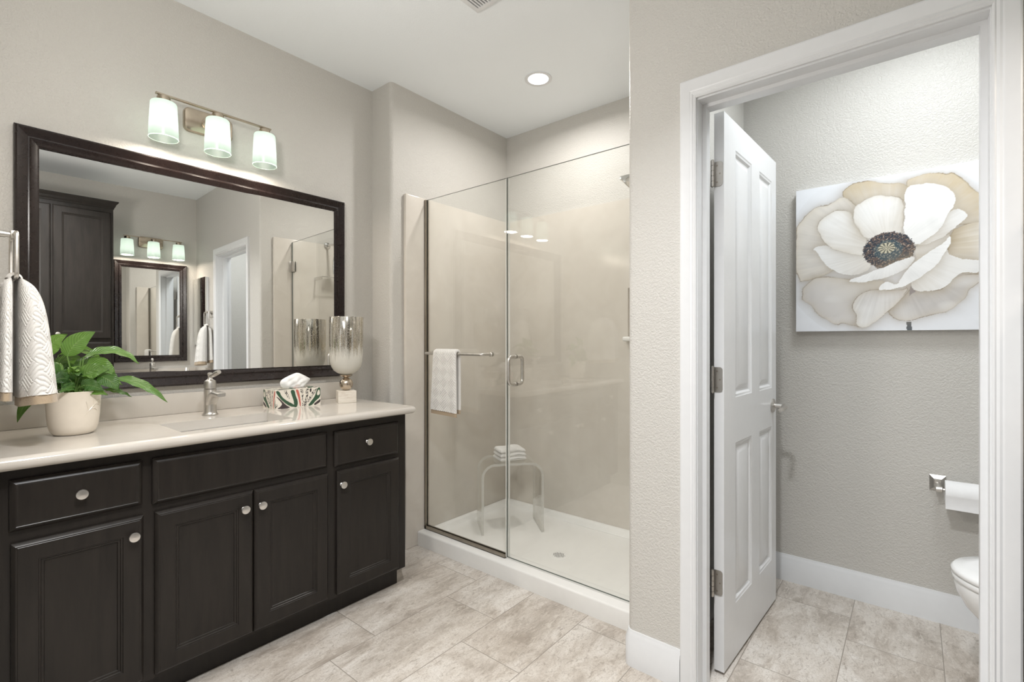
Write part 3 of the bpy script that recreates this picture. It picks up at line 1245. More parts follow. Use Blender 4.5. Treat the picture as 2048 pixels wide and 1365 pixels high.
def on_pot(ang, z):
    r = np.interp(z, [p[1] for p in pp[1:8]], [p[0] for p in pp[1:8]]) + 0.0006
    return (Q.x + r * math.cos(ang), Q.y + r * math.sin(ang), Q.z + z)


for (a0, z0, a1, z1) in ((0.25, 0.065, 0.95, 0.115), (0.42, 0.078, 0.30, 0.112), (0.55, 0.087, 0.85, 0.078), (0.66, 0.094, 0.60, 0.122), (0.75, 0.10, 1.0, 0.095)):
    pts = [on_pot(a0 + (a1 - a0) * k / 6, z0 + (z1 - z0) * k / 6 + 0.004 * math.sin(PI * k / 6)) for k in range(7)]
    b.tube(pts, [0.0006, 0.0011, 0.0014, 0.0015, 0.0014, 0.0011, 0.0006], 6)
b.build('embossed_sprig', M['pot'], pot)
b = MB()
b.lathe([(0.0685, Q.z + 0.1275), (0.001, Q.z + 0.1295)], (Q.x, Q.y, 0), 24)
b.build('soil', M['soil'], pl)
RV, TV = Vector((0.15, 0.99, 0)), Vector((0.99, -0.15, 0))


def lp(r, u, c):
    return Q + RV * (r / 1000.0) + TV * (c / 1000.0) + Vector((0, 0, u / 1000.0))


LEAVES = [  # petiole root, blade start, control, tip, half width mm, roll
    ((5, 128, 0), (-16, 262, 8), (-2, 318, 16), (56, 347, 10), 30, 0.9),
    ((-8, 128, 6), (-66, 262, 12), (-62, 316, 16), (-18, 334, 18), 25, 0.9),
    ((14, 128, 4), (26, 258, 10), (110, 306, 22), (176, 232, 26), 31, 0.35),
    ((10, 128, -8), (18, 246, -10), (90, 292, -14), (158, 262, -18), 26, 0.2),
    ((20, 128, 10), (112, 184, 24), (186, 172, 40), (256, 90, 58), 19, 0.55),
    ((-12, 128, 2), (-34, 196, 14), (-76, 246, 22), (-118, 226, 24), 30, 0.6),
    ((-14, 128, 8), (-28, 178, 20), (-72, 212, 34), (-112, 190, 40), 25, 0.5),
    ((8, 128, 8), (34, 236, 22), (72, 244, 34), (108, 196, 42), 27, 0.8),
    ((12, 128, 12), (60, 196, 30), (92, 190, 44), (116, 144, 54), 29, 0.8),
    ((2, 128, 14), (14, 190, 32), (46, 226, 44), (92, 216, 44), 26, 0.9),
    ((-4, 128, 14), (-6, 180, 36), (-22, 206, 50), (-62, 176, 58), 23, 0.7),
    ((4, 128, 16), (20, 160, 40), (38, 176, 56), (76, 146, 70), 22, 0.8),
    ((-10, 128, 10), (-44, 150, 34), (-64, 158, 50), (-86, 112, 60), 18, 0.7),
    ((-20, 128, 0), (-70, 146, 8), (-116, 146, 10), (-134, 54, 14), 18, 0.9),
    ((20, 128, 2), (80, 146, 16), (116, 142, 26), (154, 116, 34), 11, 0.5),
    ((0, 128, -10), (6, 210, -24), (40, 262, -40), (92, 238, -60), 26, 0.5),
    ((-6, 128, -8), (-30, 206, -20), (-60, 246, -34), (-100, 206, -52), 24, 0.5),
    ((6, 128, 4), (10, 170, 24), (4, 206, 40), (-34, 216, 46), 24, 0.9),
    ((12, 128, 0), (44, 176, 4), (86, 196, -6), (132, 156, -14), 20, 0.5),
    ((-2, 128, 18), (4, 158, 44), (-8, 172, 66), (-34, 148, 92), 15, 0.8),
    ((8, 128, 18), (24, 142, 40), (50, 150, 58), (88, 130, 66), 14, 0.7),
]
rl = random.Random(21)
for k in range(16):
    an = -0.5 + k * 2 * PI / 16 * 0.75 + rl.uniform(-0.2, 0.2)
    dr_, dc_ = math.cos(an), math.sin(an) * 0.8
    r0, r1 = rl.uniform(22, 48), rl.uniform(78, 108)
    u0 = rl.uniform(152, 196)
    u2 = u0 + rl.uniform(-12, 34)
    LEAVES.append(((dr_ * 12, 128, dc_ * 12), (dr_ * r0, u0, dc_ * r0), (dr_ * (r0 + r1) / 2, max(u0, u2) + 20, dc_ * (r0 + r1) / 2), (dr_ * r1, max(u2, 152), dc_ * r1), rl.uniform(13, 20), rl.uniform(0.35, 0.9)))
lf = MB()
st = MB()
luv = []
for root, p0, p1, p2, hw, roll in LEAVES:
    A, B_, D_ = lp(*p0), lp(*p1), lp(*p2)
    R0 = lp(*root)
    mid = (R0 + A) / 2 + Vector((0, 0, 0.012))
    dirn = (B_ - A).normalized() * 0.01
    st.tube([R0, R0 * 0.55 + mid * 0.45, mid, A, A + dirn], [0.003, 0.0028, 0.0025, 0.0021, 0.0016], 7)
    nl, nw = 18, 9

    def leaf(i, j):
        t = i / (nl - 1)
        s_ = j / (nw - 1) * 2 - 1
        p = A * (1 - t) ** 2 + B_ * 2 * t * (1 - t) + D_ * t * t
        tg = ((B_ - A) * (1 - t) + (D_ - B_) * t).normalized()
        face = (TV * roll + Vector((0, 0, 1)) * (1 - roll) * 1.2).normalized()
        side = tg.cross(face).normalized()
        nrm = side.cross(tg).normalized()
        wd = hw / 1000.0 * (math.sin(PI * min(1, t ** 0.72)) ** 0.85) if 0 < t < 1 else 0.0004
        rip = 0.0022 * math.sin(t * 22 + abs(s_) * 3) * abs(s_)
        return p + side * (s_ * wd) + nrm * (abs(s_) ** 1.3 * wd * 0.28 + rip)
    lf.grid(nl, nw, leaf)
    luv.append((nl, nw))
lo = lf.build('foliage', M['leaf'], pl, 60, fix=False)
uvl = lo.data.uv_layers.new(name='uv')
uvs = []
for nl, nw in luv:
    for i in range(nl):
        for j in range(nw):
            uvs.append((j / (nw - 1), i / (nl - 1)))
for lpx in lo.data.loops:
    uvl.data[lpx.index].uv = uvs[lpx.vertex_index]
st.build('stems', M['stem'], pl, 60)


def inpoly(px, py, poly):
    """vectorised: inside mask and distance to the outline"""
    P = np.array(poly, float)
    n = len(P)
    ins = np.zeros(px.shape, bool)
    dist = np.full(px.shape, 1e9)
    for i in range(n):
        x0, y0 = P[i]
        x1, y1 = P[(i + 1) % n]
        cond = (y0 > py) != (y1 > py)
        with np.errstate(divide='ignore', invalid='ignore'):
            xi = (x1 - x0) * (py - y0) / (y1 - y0 + 1e-12) + x0
        ins ^= cond & (px < xi)
        dx, dy = x1 - x0, y1 - y0
        t = np.clip(((px - x0) * dx + (py - y0) * dy) / (dx * dx + dy * dy + 1e-12), 0, 1)
        dist = np.minimum(dist, np.hypot(px - x0 - t * dx, py - y0 - t * dy))
    return ins, dist


def smooth_poly(poly, it=2):
    P = [tuple(map(float, p)) for p in poly]
    for _ in range(it):
        o = []
        for i in range(len(P)):
            a, b_ = P[i], P[(i + 1) % len(P)]
            o.append((a[0] * 0.75 + b_[0] * 0.25, a[1] * 0.75 + b_[1] * 0.25))
            o.append((a[0] * 0.25 + b_[0] * 0.75, a[1] * 0.25 + b_[1] * 0.75))
        P = o
    return P


def vnoise(x, y, seed):
    """smooth value noise on arrays"""
    xi, yi = np.floor(x).astype(np.int64), np.floor(y).astype(np.int64)
    fx, fy = x - xi, y - yi
    fx, fy = fx * fx * (3 - 2 * fx), fy * fy * (3 - 2 * fy)

    def h(a, b_):
        n = (a * 374761393 + b_ * 668265263 + seed * 974711) & 0x7fffffff
        n = ((n ^ (n >> 13)) * 1274126177) & 0x7fffffff
        return ((n ^ (n >> 16)) & 0xffff) / 65535.0
    return (h(xi, yi) * (1 - fx) + h(xi + 1, yi) * fx) * (1 - fy) + (h(xi, yi + 1) * (1 - fx) + h(xi + 1, yi + 1) * fx) * fy


def paint_attr(me, cols):
    a = me.color_attributes.new('paint', 'FLOAT_COLOR', 'POINT')
    out = np.ones((len(me.vertices), 4), np.float32)
    out[:, :3] = cols
    a.data.foreach_set('color', out.ravel())


# ---- tissue box
TB = (-2.372, -2.250, 1.030, 1.250, ZT, ZT + 0.088)
tb = thing('tissue_box', 'patterned tissue box on the countertop between the faucet and the candle holder', 'tissue box', ((TB[0] + TB[1]) / 2, (TB[2] + TB[3]) / 2, ZT))
GRN, PLM, RED, CRM, BLK = lin(52, 84, 62), lin(66, 56, 58), lin(196, 104, 92), lin(228, 222, 210), lin(34, 30, 32)
SHP = [
    (GRN, [(0.0, .97), (.085, .97), (.13, .66), (.24, .42), (.40, .18), (.43, .04), (.30, .10), (.14, .44), (.05, .74)]),
    (PLM, [(0.01, .70), (.07, .62), (.15, .40), (.24, .16), (.33, .04), (.22, .0), (.02, .03), (.10, .12), (.15, .26), (.09, .46)]),
    (CRM, [(.03, .46), (.09, .44), (.13, .30), (.11, .14), (.05, .16), (.02, .28)]),
    (GRN, [(.31, .97), (.41, .97), (.43, .66), (.485, .34), (.47, .02), (.39, .02), (.40, .30), (.36, .60)]),
    (RED, [(.43, .98), (.49, .98), (.53, .60), (.555, .05), (.525, .04), (.50, .45), (.46, .75)]),
    (GRN, [(.94, 1.0), (1.0, 1.0), (1.0, .46), (.90, .30), (.80, .04), (.70, .02), (.76, .22), (.87, .52), (.90, .80)]),
    (CRM, [(.93, .80), (.97, .92), (.99, .62), (.94, .54), (.91, .62)]),
    (PLM, [(.84, .10), (.92, .24), (1.0, .36), (1.0, .20), (.94, .10), (.86, .02)]),
    (BLK, [(.755, .98), (.79, .98), (.785, .78), (.76, .76), (.745, .86)]),
]
SPK = [[(.17, .95), (.24, .97), (.31, .50), (.27, .52)], [(.53, .98), (.60, .98), (.615, .05), (.58, .05), (.575, .5)], [(.66, .98), (.73, .98), (.69, .30), (.66, .02), (.61, .02), (.65, .5)], [(.82, .86), (.93, .97), (.86, .66), (.72, .22), (.68, .24), (.76, .60)], [(0.0, .02), (.06, .2), (.03, .3), (0, .3)]]


def box_paint(u, v, seed):
    col = np.tile(np.array(CRM), (u.size, 1))
    for c, poly in SHP:
        ins, d = inpoly(u * 2.4, v, smooth_poly([(p[0] * 2.4, p[1]) for p in poly], 2))
        col[ins] = c
    for poly in SPK:
        ins, d = inpoly(u * 2.4, v, [(p[0] * 2.4, p[1]) for p in poly])
        n = vnoise(u * 95, v * 40, seed)
        col[ins & (n > 0.52)] = BLK
    return col


b = MB()
cols = []


def face_grid(nu, nv, fn, pf):
    b.grid(nu, nv, lambda i, j: fn(i / (nu - 1), j / (nv - 1)))
    uu, vv = np.meshgrid(np.arange(nu) / (nu - 1), np.arange(nv) / (nv - 1), indexing='ij')
    cols.append(pf(uu.ravel(), vv.ravel()))


x0, x1, y0, y1, z0, z1 = TB
face_grid(150, 64, lambda u, v: (x1, y0 + (y1 - y0) * u, z0 + (z1 - z0) * v), lambda u, v: box_paint(u, v, 3))
face_grid(150, 64, lambda u, v: (x0, y1 - (y1 - y0) * u, z0 + (z1 - z0) * v), lambda u, v: box_paint(u, v, 4))
face_grid(84, 64, lambda u, v: (x0 + (x1 - x0) * u, y0, z0 + (z1 - z0) * v), lambda u, v: box_paint(1 - u * 0.55, v, 5))
face_grid(84, 64, lambda u, v: (x1 - (x1 - x0) * u, y1, z0 + (z1 - z0) * v), lambda u, v: box_paint(u * 0.55, v, 6))
face_grid(150, 84, lambda u, v: (x1 + (x0 - x1) * v, y0 + (y1 - y0) * u, z1), lambda u, v: box_paint(u, v, 7))
face_grid(2, 2, lambda u, v: (x0 + (x1 - x0) * u, y0 + (y1 - y0) * v, z0), lambda u, v: np.tile(np.array(CRM), (u.size, 1)))
bo = b.build('carton', M['print'], tb, 30, fix=False)
paint_attr(bo.data, np.vstack(cols))
b = MB()
cx, cy = (TB[0] + TB[1]) / 2, 1.150
OUT = smooth_poly([(-0.036, -0.004), (-0.050, 0.008), (-0.056, 0.024), (-0.050, 0.038), (-0.030, 0.050), (-0.004, 0.062), (0.012, 0.066), (0.032, 0.056), (0.052, 0.043), (0.064, 0.035), (0.052, 0.020), (0.040, 0.004), (0.036, -0.004)], 1)
no, nr = len(OUT), 14
ctr = (0.002, 0.022)
for sg in (1, -1):
    def tis(i, j):
        r = j / (nr - 1)
        p = OUT[i]
        yy, zz = ctr[0] + (p[0] - ctr[0]) * r, ctr[1] + (p[1] - ctr[1]) * r
        th = 0.020 * math.sqrt(max(0.0, 1 - r * r)) * (1 - 0.35 * max(0, zz / 0.066))
        cre = 0.005 * math.sin(yy * 150 + zz * 60) * (1 - r ** 4) + 0.004 * abs(math.sin(yy * 90 - zz * 130)) * (1 - r ** 4)
        return (cx + sg * (th + cre * (0.6 if sg < 0 else 1.0)) * 1.15, cy + yy * 1.28, TB[5] + zz * 1.12)
    b.grid(no, nr, tis, closed_u=True)
b.build('tissue', M['tissue'], tb, 40)

# ---- candle holder
K = Vector((-2.262, 1.398, ZT))
ch = thing('candle_holder', 'tall mercury glass candle holder at the right end of the countertop', 'candle holder', tuple(K))
b = MB()
hs = 0.0445
ca, sa = math.cos(math.radians(24)), math.sin(math.radians(24))
b.box(-hs, hs, -hs, hs, 0, 0.060, 0.0015, 1)
b.v = [(K.x + p[0] * ca + p[1] * sa, K.y - p[0] * sa + p[1] * ca, K.z + p[2]) for p in b.v]
b.build('base_block', M['whitewood'], ch)
b = MB()
b.sphere((K.x, K.y, K.z + 0.060 + 0.033), 0.034, 32, 20)
b.build('ball', M['goldball'], ch)
b = MB()
b.lathe([(0.008, 0.120), (0.012, 0.127), (0.026, 0.133), (0.034, 0.141), (0.030, 0.1425), (0.006, 0.138)], tuple(K), 32)
b.build('cup_flange', M['goldball'], ch)
b = MB()
cupo = [(0.001, 0.141), (0.02, 0.142), (0.042, 0.150), (0.060, 0.163), (0.073, 0.183), (0.080, 0.210), (0.0825, 0.25), (0.0838, 0.32), (0.0845, 0.437), (0.0835, 0.4385), (0.0815, 0.437), (0.081, 0.32), (0.0795, 0.25), (0.077, 0.212), (0.070, 0.187), (0.058, 0.168), (0.040, 0.155), (0.001, 0.147)]
b.lathe(cupo, tuple(K), 56)
b.build('glass_cup', M['mercury'], ch, 50)

# ------------------------------------------------------------------ shower
SX0, SX1, SYB = -2.268, -0.857, 2.70      # panel faces
b = MB()
b.box(XS + 0.001, SX0, 1.786, 2.70, 0.0, 2.066, 0.004)
tag(b.build('shower_wall_panel', M['surround']), 'beige marble shower wall panel on the left, from the vanity end to the back corner', 'wall panel', 'shower wall panels')
b = MB()
for bx in ((SX0 + 0.001, NX0, 0.0, 2.066), (NX1, SX1 - 0.001, 0.0, 2.066), (NX0, NX1, 0.0, NZ0), (NX0, NX1, NZ1, 2.066)):
    b.box(bx[0], bx[1], SYB, 2.719, bx[2], bx[3])
# recess lining
b.rings((NX0, NX1, NZ0, NZ1), [(0.0005, 0.001), (0.0025, 0.001), (0.0025, 0.09)], lambda u, v, d: (u, SYB + d, v))
tag(b.build('shower_wall_panel', M['surround']), 'beige marble back wall panel of the shower with the soap niche', 'wall panel', 'shower wall panels')
b = MB()
b.box(SX1, -0.832, 1.79, 2.699, 0.0, 2.086, 0.004)
tag(b.build('shower_wall_panel', M['surround']), 'beige marble shower wall panel at the door hinges, seen in the large mirror', 'wall panel', 'shower wall panels')
b = MB()
b.box(NX0 - 0.008, NX1 + 0.008, 2.640, 2.699, 1.208, 1.236, 0.009, 3)
tag(b.build('soap_shelf', M['acrylic_white'], None, 40, origin=(-1.19, 2.69, 1.208)), 'small pale soap ledge below the niche on the back shower wall', 'shelf')

pan = thing('shower_pan', 'white shower base with raised curb and round drain', 'shower base', (-1.56, 2.28, 0))
b = MB()
px0, px1 = SX0 + 0.001, SX1 - 0.001
cur = [(1.872, 0.0), (1.872, 0.074), (1.8745, 0.080), (1.880, 0.083), (1.985, 0.083), (1.994, 0.079), (2.002, 0.060), (2.010, 0.044), (2.030, 0.041), (2.030, 0.0)]
b.prism(cur, px0, px1, axis='x')
# rims on three sides
rim = [(0.0, 0.0), (0.0, 0.076), (0.020, 0.074), (0.026, 0.068), (0.034, 0.046), (0.040, 0.041), (0.040, 0.0)]
b.prism([(px0 + o, z) for o, z in rim], 1.99, SYB - 0.001, axis='y')
b.prism([(px1 - o, z) for o, z in rim], 1.99, SYB - 0.001, axis='y')
b.prism([(SYB - 0.001 - o, z) for o, z in rim], px0, px1, axis='x')
DC = (-1.511, 2.236)
ng = 40


def pfl(i, j):
    x = px0 + 0.036 + (px1 - px0 - 0.072) * i / (ng - 1)
    y = 2.02 + (SYB - 0.036 - 2.02) * j / (ng - 1)
    d = math.hypot(x - DC[0], y - DC[1])
    return (x, y, 0.0275 + 0.0145 * min(1.0, d / 0.6))


b.grid(ng, ng, pfl)
b.build('tray', M['acrylic_white'], pan, 40, fix=False)
b = MB()
zd = 0.0282
b.lathe([(0.056, zd), (0.055, zd + 0.0012), (0.040, zd + 0.0022), (0.001, zd + 0.0022)], (DC[0], DC[1], 0), 40)
b.mi = 1
for i in range(-3, 4):
    for j in range(-3, 4):
        if i * i + j * j <= 10:
            b.lathe([(0.0032, zd + 0.0026), (0.0005, zd + 0.0026)], (DC[0] + i * 0.0098 + (0.0049 if j % 2 else 0), DC[1] + j * 0.0088, 0), 8)  # flat dark discs painted for the shade inside the drain holes
b.build('drain', [M['acrylic_white'], M['drain_hole']], pan)

YG = 1.936
gp = thing('shower_glass_panel', 'fixed clear glass shower panel on the left with the towel bar', 'shower glass', (-1.95, YG, 0.084))


def pane(name, x0, x1, z0, z1, parent, y=YG, th=0.009):
    b = MB()
    b.quad((x0, y - th / 2, z0), (x1, y - th / 2, z0), (x1, y - th / 2, z1), (x0, y - th / 2, z1))
    b.quad((x1, y + th / 2, z0), (x0, y + th / 2, z0), (x0, y + th / 2, z1), (x1, y + th / 2, z1))
    b.mi = 1
    ya, yb = y - th / 2, y + th / 2
    b.quad((x0, ya, z1), (x1, ya, z1), (x1, yb, z1), (x0, yb, z1))
    b.quad((x0, ya, z0), (x0, yb, z0), (x1, yb, z0), (x1, ya, z0))
    b.quad((x0, ya, z0), (x0, ya, z1), (x0, yb, z1), (x0, yb, z0))
    b.quad((x1, ya, z0), (x1, yb, z0), (x1, yb, z1), (x1, ya, z1))
    return b.build(name, [M['glass'], M['glassedge']], parent)


XM = -1.634
pane('glass_pane', SX0 + 0.004, XM, 0.0875, 2.056, gp)
b = MB()
b.box(SX0 + 0.0005, SX0 + 0.013, YG - 0.0125, YG - 0.0055, 0.0835, 2.056)
b.box(SX0 + 0.0005, SX0 + 0.013, YG + 0.0055, YG + 0.0125, 0.0835, 2.056)
b.box(SX0 + 0.0005, SX0 + 0.003, YG - 0.0125, YG + 0.0125, 0.0835, 2.056)
b.build('wall_channel', M['channel'], gp)
b = MB()
b.box(SX0 + 0.0005, XM, YG - 0.0125, YG - 0.0055, 0.0835, 0.103)
b.box(SX0 + 0.0005, XM, YG + 0.0055, YG + 0.0125, 0.0835, 0.103)
b.box(SX0 + 0.0005, XM, YG - 0.0125, YG + 0.0125, 0.0835, 0.0865)
b.build('bottom_channel', M['channel'], gp)
b = MB()
yb_ = 1.862
pts = fillet([(-2.19, YG - 0.005, 1.139), (-2.19, yb_, 1.139), (-1.738, yb_, 1.139), (-1.738, YG - 0.005, 1.139)], 0.02, 5)
b.tube(pts, 0.0082, 14)
for xx in (-2.19, -1.738):
    b.lathe([(0.012, YG - 0.0052), (0.012, YG - 0.010), (0.009, YG - 0.012)], (xx, 0, 1.139), 18, axis='y', cap0=True, cap1=True)
    b.lathe([(0.012, YG + 0.0052), (0.012, YG + 0.010)], (xx, 0, 1.139), 18, axis='y', cap0=True, cap1=True)
b.build('towel_bar', M['metal'], gp)

gd = thing('shower_door', 'clear glass shower door with the D-shaped handle', 'shower door', (-1.25, YG, 0.09))
dp = pane('glass_pane', XM + 0.006, SX1 - 0.010, 0.0905, 2.056, gd)
b = MB()
b.box(XM + 0.0008, XM + 0.0058, YG - 0.006, YG + 0.006, 0.0905, 2.052)
b.box(XM + 0.010, XM + 0.020, YG + 0.0048, YG + 0.0058, 0.0905, 2.052)
b.build('edge_seal', M['seal'], gd)
b = MB()
b.box(XM + 0.006, SX1 - 0.012, YG - 0.005, YG + 0.005, 0.0838, 0.0898)
b.build('bottom_sweep', M['seal'], gd)
b = MB()
hx = -1.572
for sg in (-1, 1):
    pts = fillet([(hx, YG + sg * 0.005, 1.130), (hx, YG + sg * 0.056, 1.130), (hx, YG + sg * 0.056, 0.990), (hx, YG + sg * 0.005, 0.990)], 0.026, 6)
    b.tube(pts, 0.0095, 16)
    for zz in (1.130, 0.990):
        b.lathe([(0.0115, YG + sg * 0.0048), (0.0115, YG + sg * 0.007)], (hx, 0, zz), 18, axis='y', cap0=True, cap1=True)
b.build('handle', M['metal'], gd)
for zz in (1.85, 0.34):
    b = MB()
    b.box(SX1 - 0.066, SX1 - 0.010, YG - 0.0125, YG - 0.0047, zz - 0.044, zz + 0.044, 0.002)
    b.box(SX1 - 0.066, SX1 - 0.010, YG + 0.0047, YG + 0.0125, zz - 0.044, zz + 0.044, 0.002)
    b.box(SX1 - 0.010, SX1 - 0.0005, YG - 0.025, YG + 0.025, zz - 0.044, zz + 0.044, 0.002)
    b.build('hinge', M['metal'], gd)
    b = MB()


# ---- towel folded over the bar
def bar_towel():
    b = MB()
    xa, xb = -2.096, -1.915
    zbar = 1.139
    R = 0.0145
    yf, yk = yb_ - R, yb_ + R
    Lf, Lb = 0.335, 0.325
    tot = Lf + PI * R + Lb
    ns, nx = 300, 130
    out = {}

    def path(s):
        if s < Lf:
            return (yf, zbar - (Lf - s), (-1, 0))
        s2 = s - Lf
        if s2 < PI * R:
            a = PI - s2 / R
            return (yb_ + R * math.cos(a), zbar + R * math.sin(a), (math.cos(a), math.sin(a)))
        return (yk, zbar - (s2 - PI * R), (1, 0))

    def pt(i, j, side, s0, s1, amp):
        s = s0 + (s1 - s0) * i / (ns - 1)
        u = j / (nx - 1)
        y, z, nn = path(s)
        fl = min(1.0, max(0.0, (zbar - z) / 0.3))
        x = xa + (xb - xa) * u + (-0.020 + 0.022 * u) * fl * 0.9
        edge = min(u, 1 - u)
        th = 0.0062 * (1 - (1 - min(1.0, edge / 0.06)) ** 2) + 0.0018
        d = th + (amp * weave(x - xa, s, 0.042) if side > 0 else 0)
        if side < 0:
            d = -min(th, 0.004)
        wob = 0.004 * math.sin(u * 5 + 1) * fl
        k = 1.0 if s < tot / 2 else 0.0
        y2 = y + nn[0] * d - (wob * k if True else 0)
        z2 = z + nn[1] * d - (0.010 * u * fl * k) - (0.004 * u * fl * (1 - k))
        return (x, y2, z2)
    hemw = 0.022
    for (mb, s0, s1, amp) in ((b, hemw, tot - hemw, 0.0046),):
        mb.grid(ns, nx, lambda i, j: pt(i, j, 1, s0, s1, amp))
        mb.grid(ns, nx, lambda i, j: pt(i, j, -1, s0, s1, amp))
        for jj in (0, nx - 1):
            mb.grid(ns, 2, lambda i, j: pt(i, jj, 1 if j else -1, s0, s1, amp))
    o = b.build('hand_towel', M['towel'], None, 60, origin=(-2.0, yb_, zbar))
    ns = 12
    h = MB()
    for s0, s1 in ((0.0, hemw), (tot - hemw, tot)):
        h.grid(ns, nx, lambda i, j: pt(i, j, 1, s0, s1, 0.0))
        h.grid(ns, nx, lambda i, j: pt(i, j, -1, s0, s1, 0.0))
        for jj in (0, nx - 1):
            h.grid(ns, 2, lambda i, j: pt(i, jj, 1 if j else -1, s0, s1, 0.0))
        for ii in ((0,) if s0 == 0 else (ns - 1,)):
            h.grid(nx, 2, lambda i, j: pt(ii, i, 1 if j else -1, s0, s1, 0.0))
    h.build('hem', M['hem'], o, 60)
    tag(o, 'white patterned hand towel folded over the bar on the shower glass', 'towel')


bar_towel()

# ---- acrylic stool
SF = Vector((-2.0, 2.139, 0.0))
wd_, dd_ = Vector((0.643, 0.766, 0)), Vector((-0.766, 0.643, 0))
SW, SD, SH = 0.385, 0.235, 0.425
zf = 0.0424
so = SF + wd_ * (SW / 2) + dd_ * (SD / 2)
stl = thing('shower_stool', 'clear acrylic waterfall stool inside the shower', 'stool', (so.x, so.y, zf))
TK = 0.015


def stool_prof(off):
    r = 0.085 - off
    x0, x1, zt_ = off, SW - off, SH - off
    pts = [(x0, 0.0)]
    for k in range(9):
        a = PI - PI / 2 * k / 8
        pts.append((x0 + r + r * math.cos(a), zt_ - r + r * math.sin(a)))
    for k in range(9):
        a = PI / 2 - PI / 2 * k / 8
        pts.append((x1 - r + r * math.cos(a), zt_ - r + r * math.sin(a)))
    pts.append((x1, 0.0))
    return pts


po, pi_ = stool_prof(0.0), stool_prof(TK)


def sp(p, d):
    q = SF + wd_ * p[0] + dd_ * d
    return (q.x, q.y, zf + p[1])


b = MB()
n = len(po)
for pr in (po, pi_):
    for i in range(n - 1):
        b.quad(sp(pr[i], 0), sp(pr[i + 1], 0), sp(pr[i + 1], SD), sp(pr[i], SD))
b.mi = 1
for dpt in (0, SD):
    for i in range(n - 1):
        b.quad(sp(po[i], dpt), sp(po[i + 1], dpt), sp(pi_[i + 1], dpt), sp(pi_[i], dpt))
for e_ in (0, n - 1):
    b.quad(sp(po[e_], 0), sp(pi_[e_], 0), sp(pi_[e_], SD), sp(po[e_], SD))
b.build('bent_sheet', [M['acrylic'], M['acrylicedge']], stl, 40)


# ---- folded towel on the stool
def folded_towel():
    b = MB()
    z0 = zf + SH + 0.0008
    c0 = SF + wd_ * (SW * 0.50) + dd_ * (SD * 0.50)
    ca, sa = math.cos(math.radians(12)), math.sin(math.radians(12))
    ax = wd_ * ca + dd_ * sa
    ay = dd_ * ca - wd_ * sa
    nu, nv = 90, 90
    lay = [(0.0, 0.025, 0.088, 0.068), (0.0235, 0.025, 0.086, 0.067), (0.047, 0.025, 0.083, 0.064)]
    for zb, th, hw, hd in lay:
        def top(i, j, s):
            u, v = i / (nu - 1) * 2 - 1, j / (nv - 1) * 2 - 1
            e_ = max(abs(u), abs(v))
            k = (1 - max(0.0, (abs(u) - 0.84) / 0.16) ** 2) * (1 - max(0.0, (abs(v) - 0.80) / 0.20) ** 2)
            h = th / 2 + s * th / 2 * math.sqrt(max(0.0, k))
            h += s * 0.0034 * weave(u * hw, v * hd, 0.036) * max(0.0, k) if s > 0 else 0
            h -= 0.004 * (abs(u) ** 3) * (1 if s > 0 else 0.4) + 0.002 * math.sin(u * 4 + v * 3) * (s > 0)
            q = c0 + ax * (u * hw) + ay * (v * hd)
            return (q.x, q.y, max(z0, z0 + zb + h))
        b.grid(nu, nv, lambda i, j: top(i, j, 1))
        b.grid(nu, nv, lambda i, j: top(i, j, -1))
    o = b.build('folded_towel', M['towel'], None, 60, origin=(c0.x, c0.y, z0))
    tag(o, 'folded white towel resting on the clear acrylic stool', 'towel')


folded_towel()

# ---- hand shower on its arm, glass shelf
sh = thing('hand_shower', 'chrome hand shower on the hinge side wall of the shower', 'shower', (SX1, 2.25, 2.05))
b = MB()
b.lathe([(0.030, SX1 - 0.0005), (0.030, SX1 - 0.006), (0.016, SX1 - 0.014)], (0, 2.25, 2.075), 24, axis='x', cap0=True, cap1=True)
b.tube([(SX1 - 0.008, 2.25, 2.075), (-0.93, 2.25, 2.075), (-1.01, 2.25, 2.066), (-1.058, 2.25, 2.042)], 0.0095, 14)
b.build('arm', M['chrome'], sh)
b = MB()
hd_ = Vector((-0.72, -0.12, -0.68)).normalized()
c = Vector((-1.062, 2.25, 2.040))
b.tube([c, c + hd_ * 0.02, c + hd_ * 0.034, c + hd_ * 0.055, c + hd_ * 0.066, c + hd_ * 0.069], [0.016, 0.020, 0.032, 0.046, 0.047, 0.043], 28)
b.build('spray_head', M['chrome'], sh)
b = MB()
b.tube([(-1.055, 2.25, 2.036), (-1.015, 2.252, 1.985), (-0.985, 2.254, 1.93), (-0.975, 2.255, 1.86), (-0.972, 2.255, 1.81)], [0.014, 0.015, 0.018, 0.016, 0.011], 16)
b.build('wand', M['chrome'], sh)
gs = thing('shower_shelf', 'glass shelf under the chrome hand shower, seen in the large mirror', 'shelf', (SX1, 2.34, 1.77))
b = MB()
b.box(-0.975, SX1 - 0.006, 2.14, 2.54, 1.766, 1.774, 0.001, 1)
b.build('shelf_board', M['glass'], gs)
b = MB()
b.box(-0.978, SX1 - 0.001, 2.135, 2.145, 1.755, 1.785, 0.002, 1)
b.box(-0.978, SX1 - 0.001, 2.535, 2.545, 1.755, 1.785, 0.002, 1)
b.tube([(-0.977, 2.14, 1.781), (-0.977, 2.54, 1.781)], 0.0035, 8)
b.build('bracket', M['chrome'], gs)

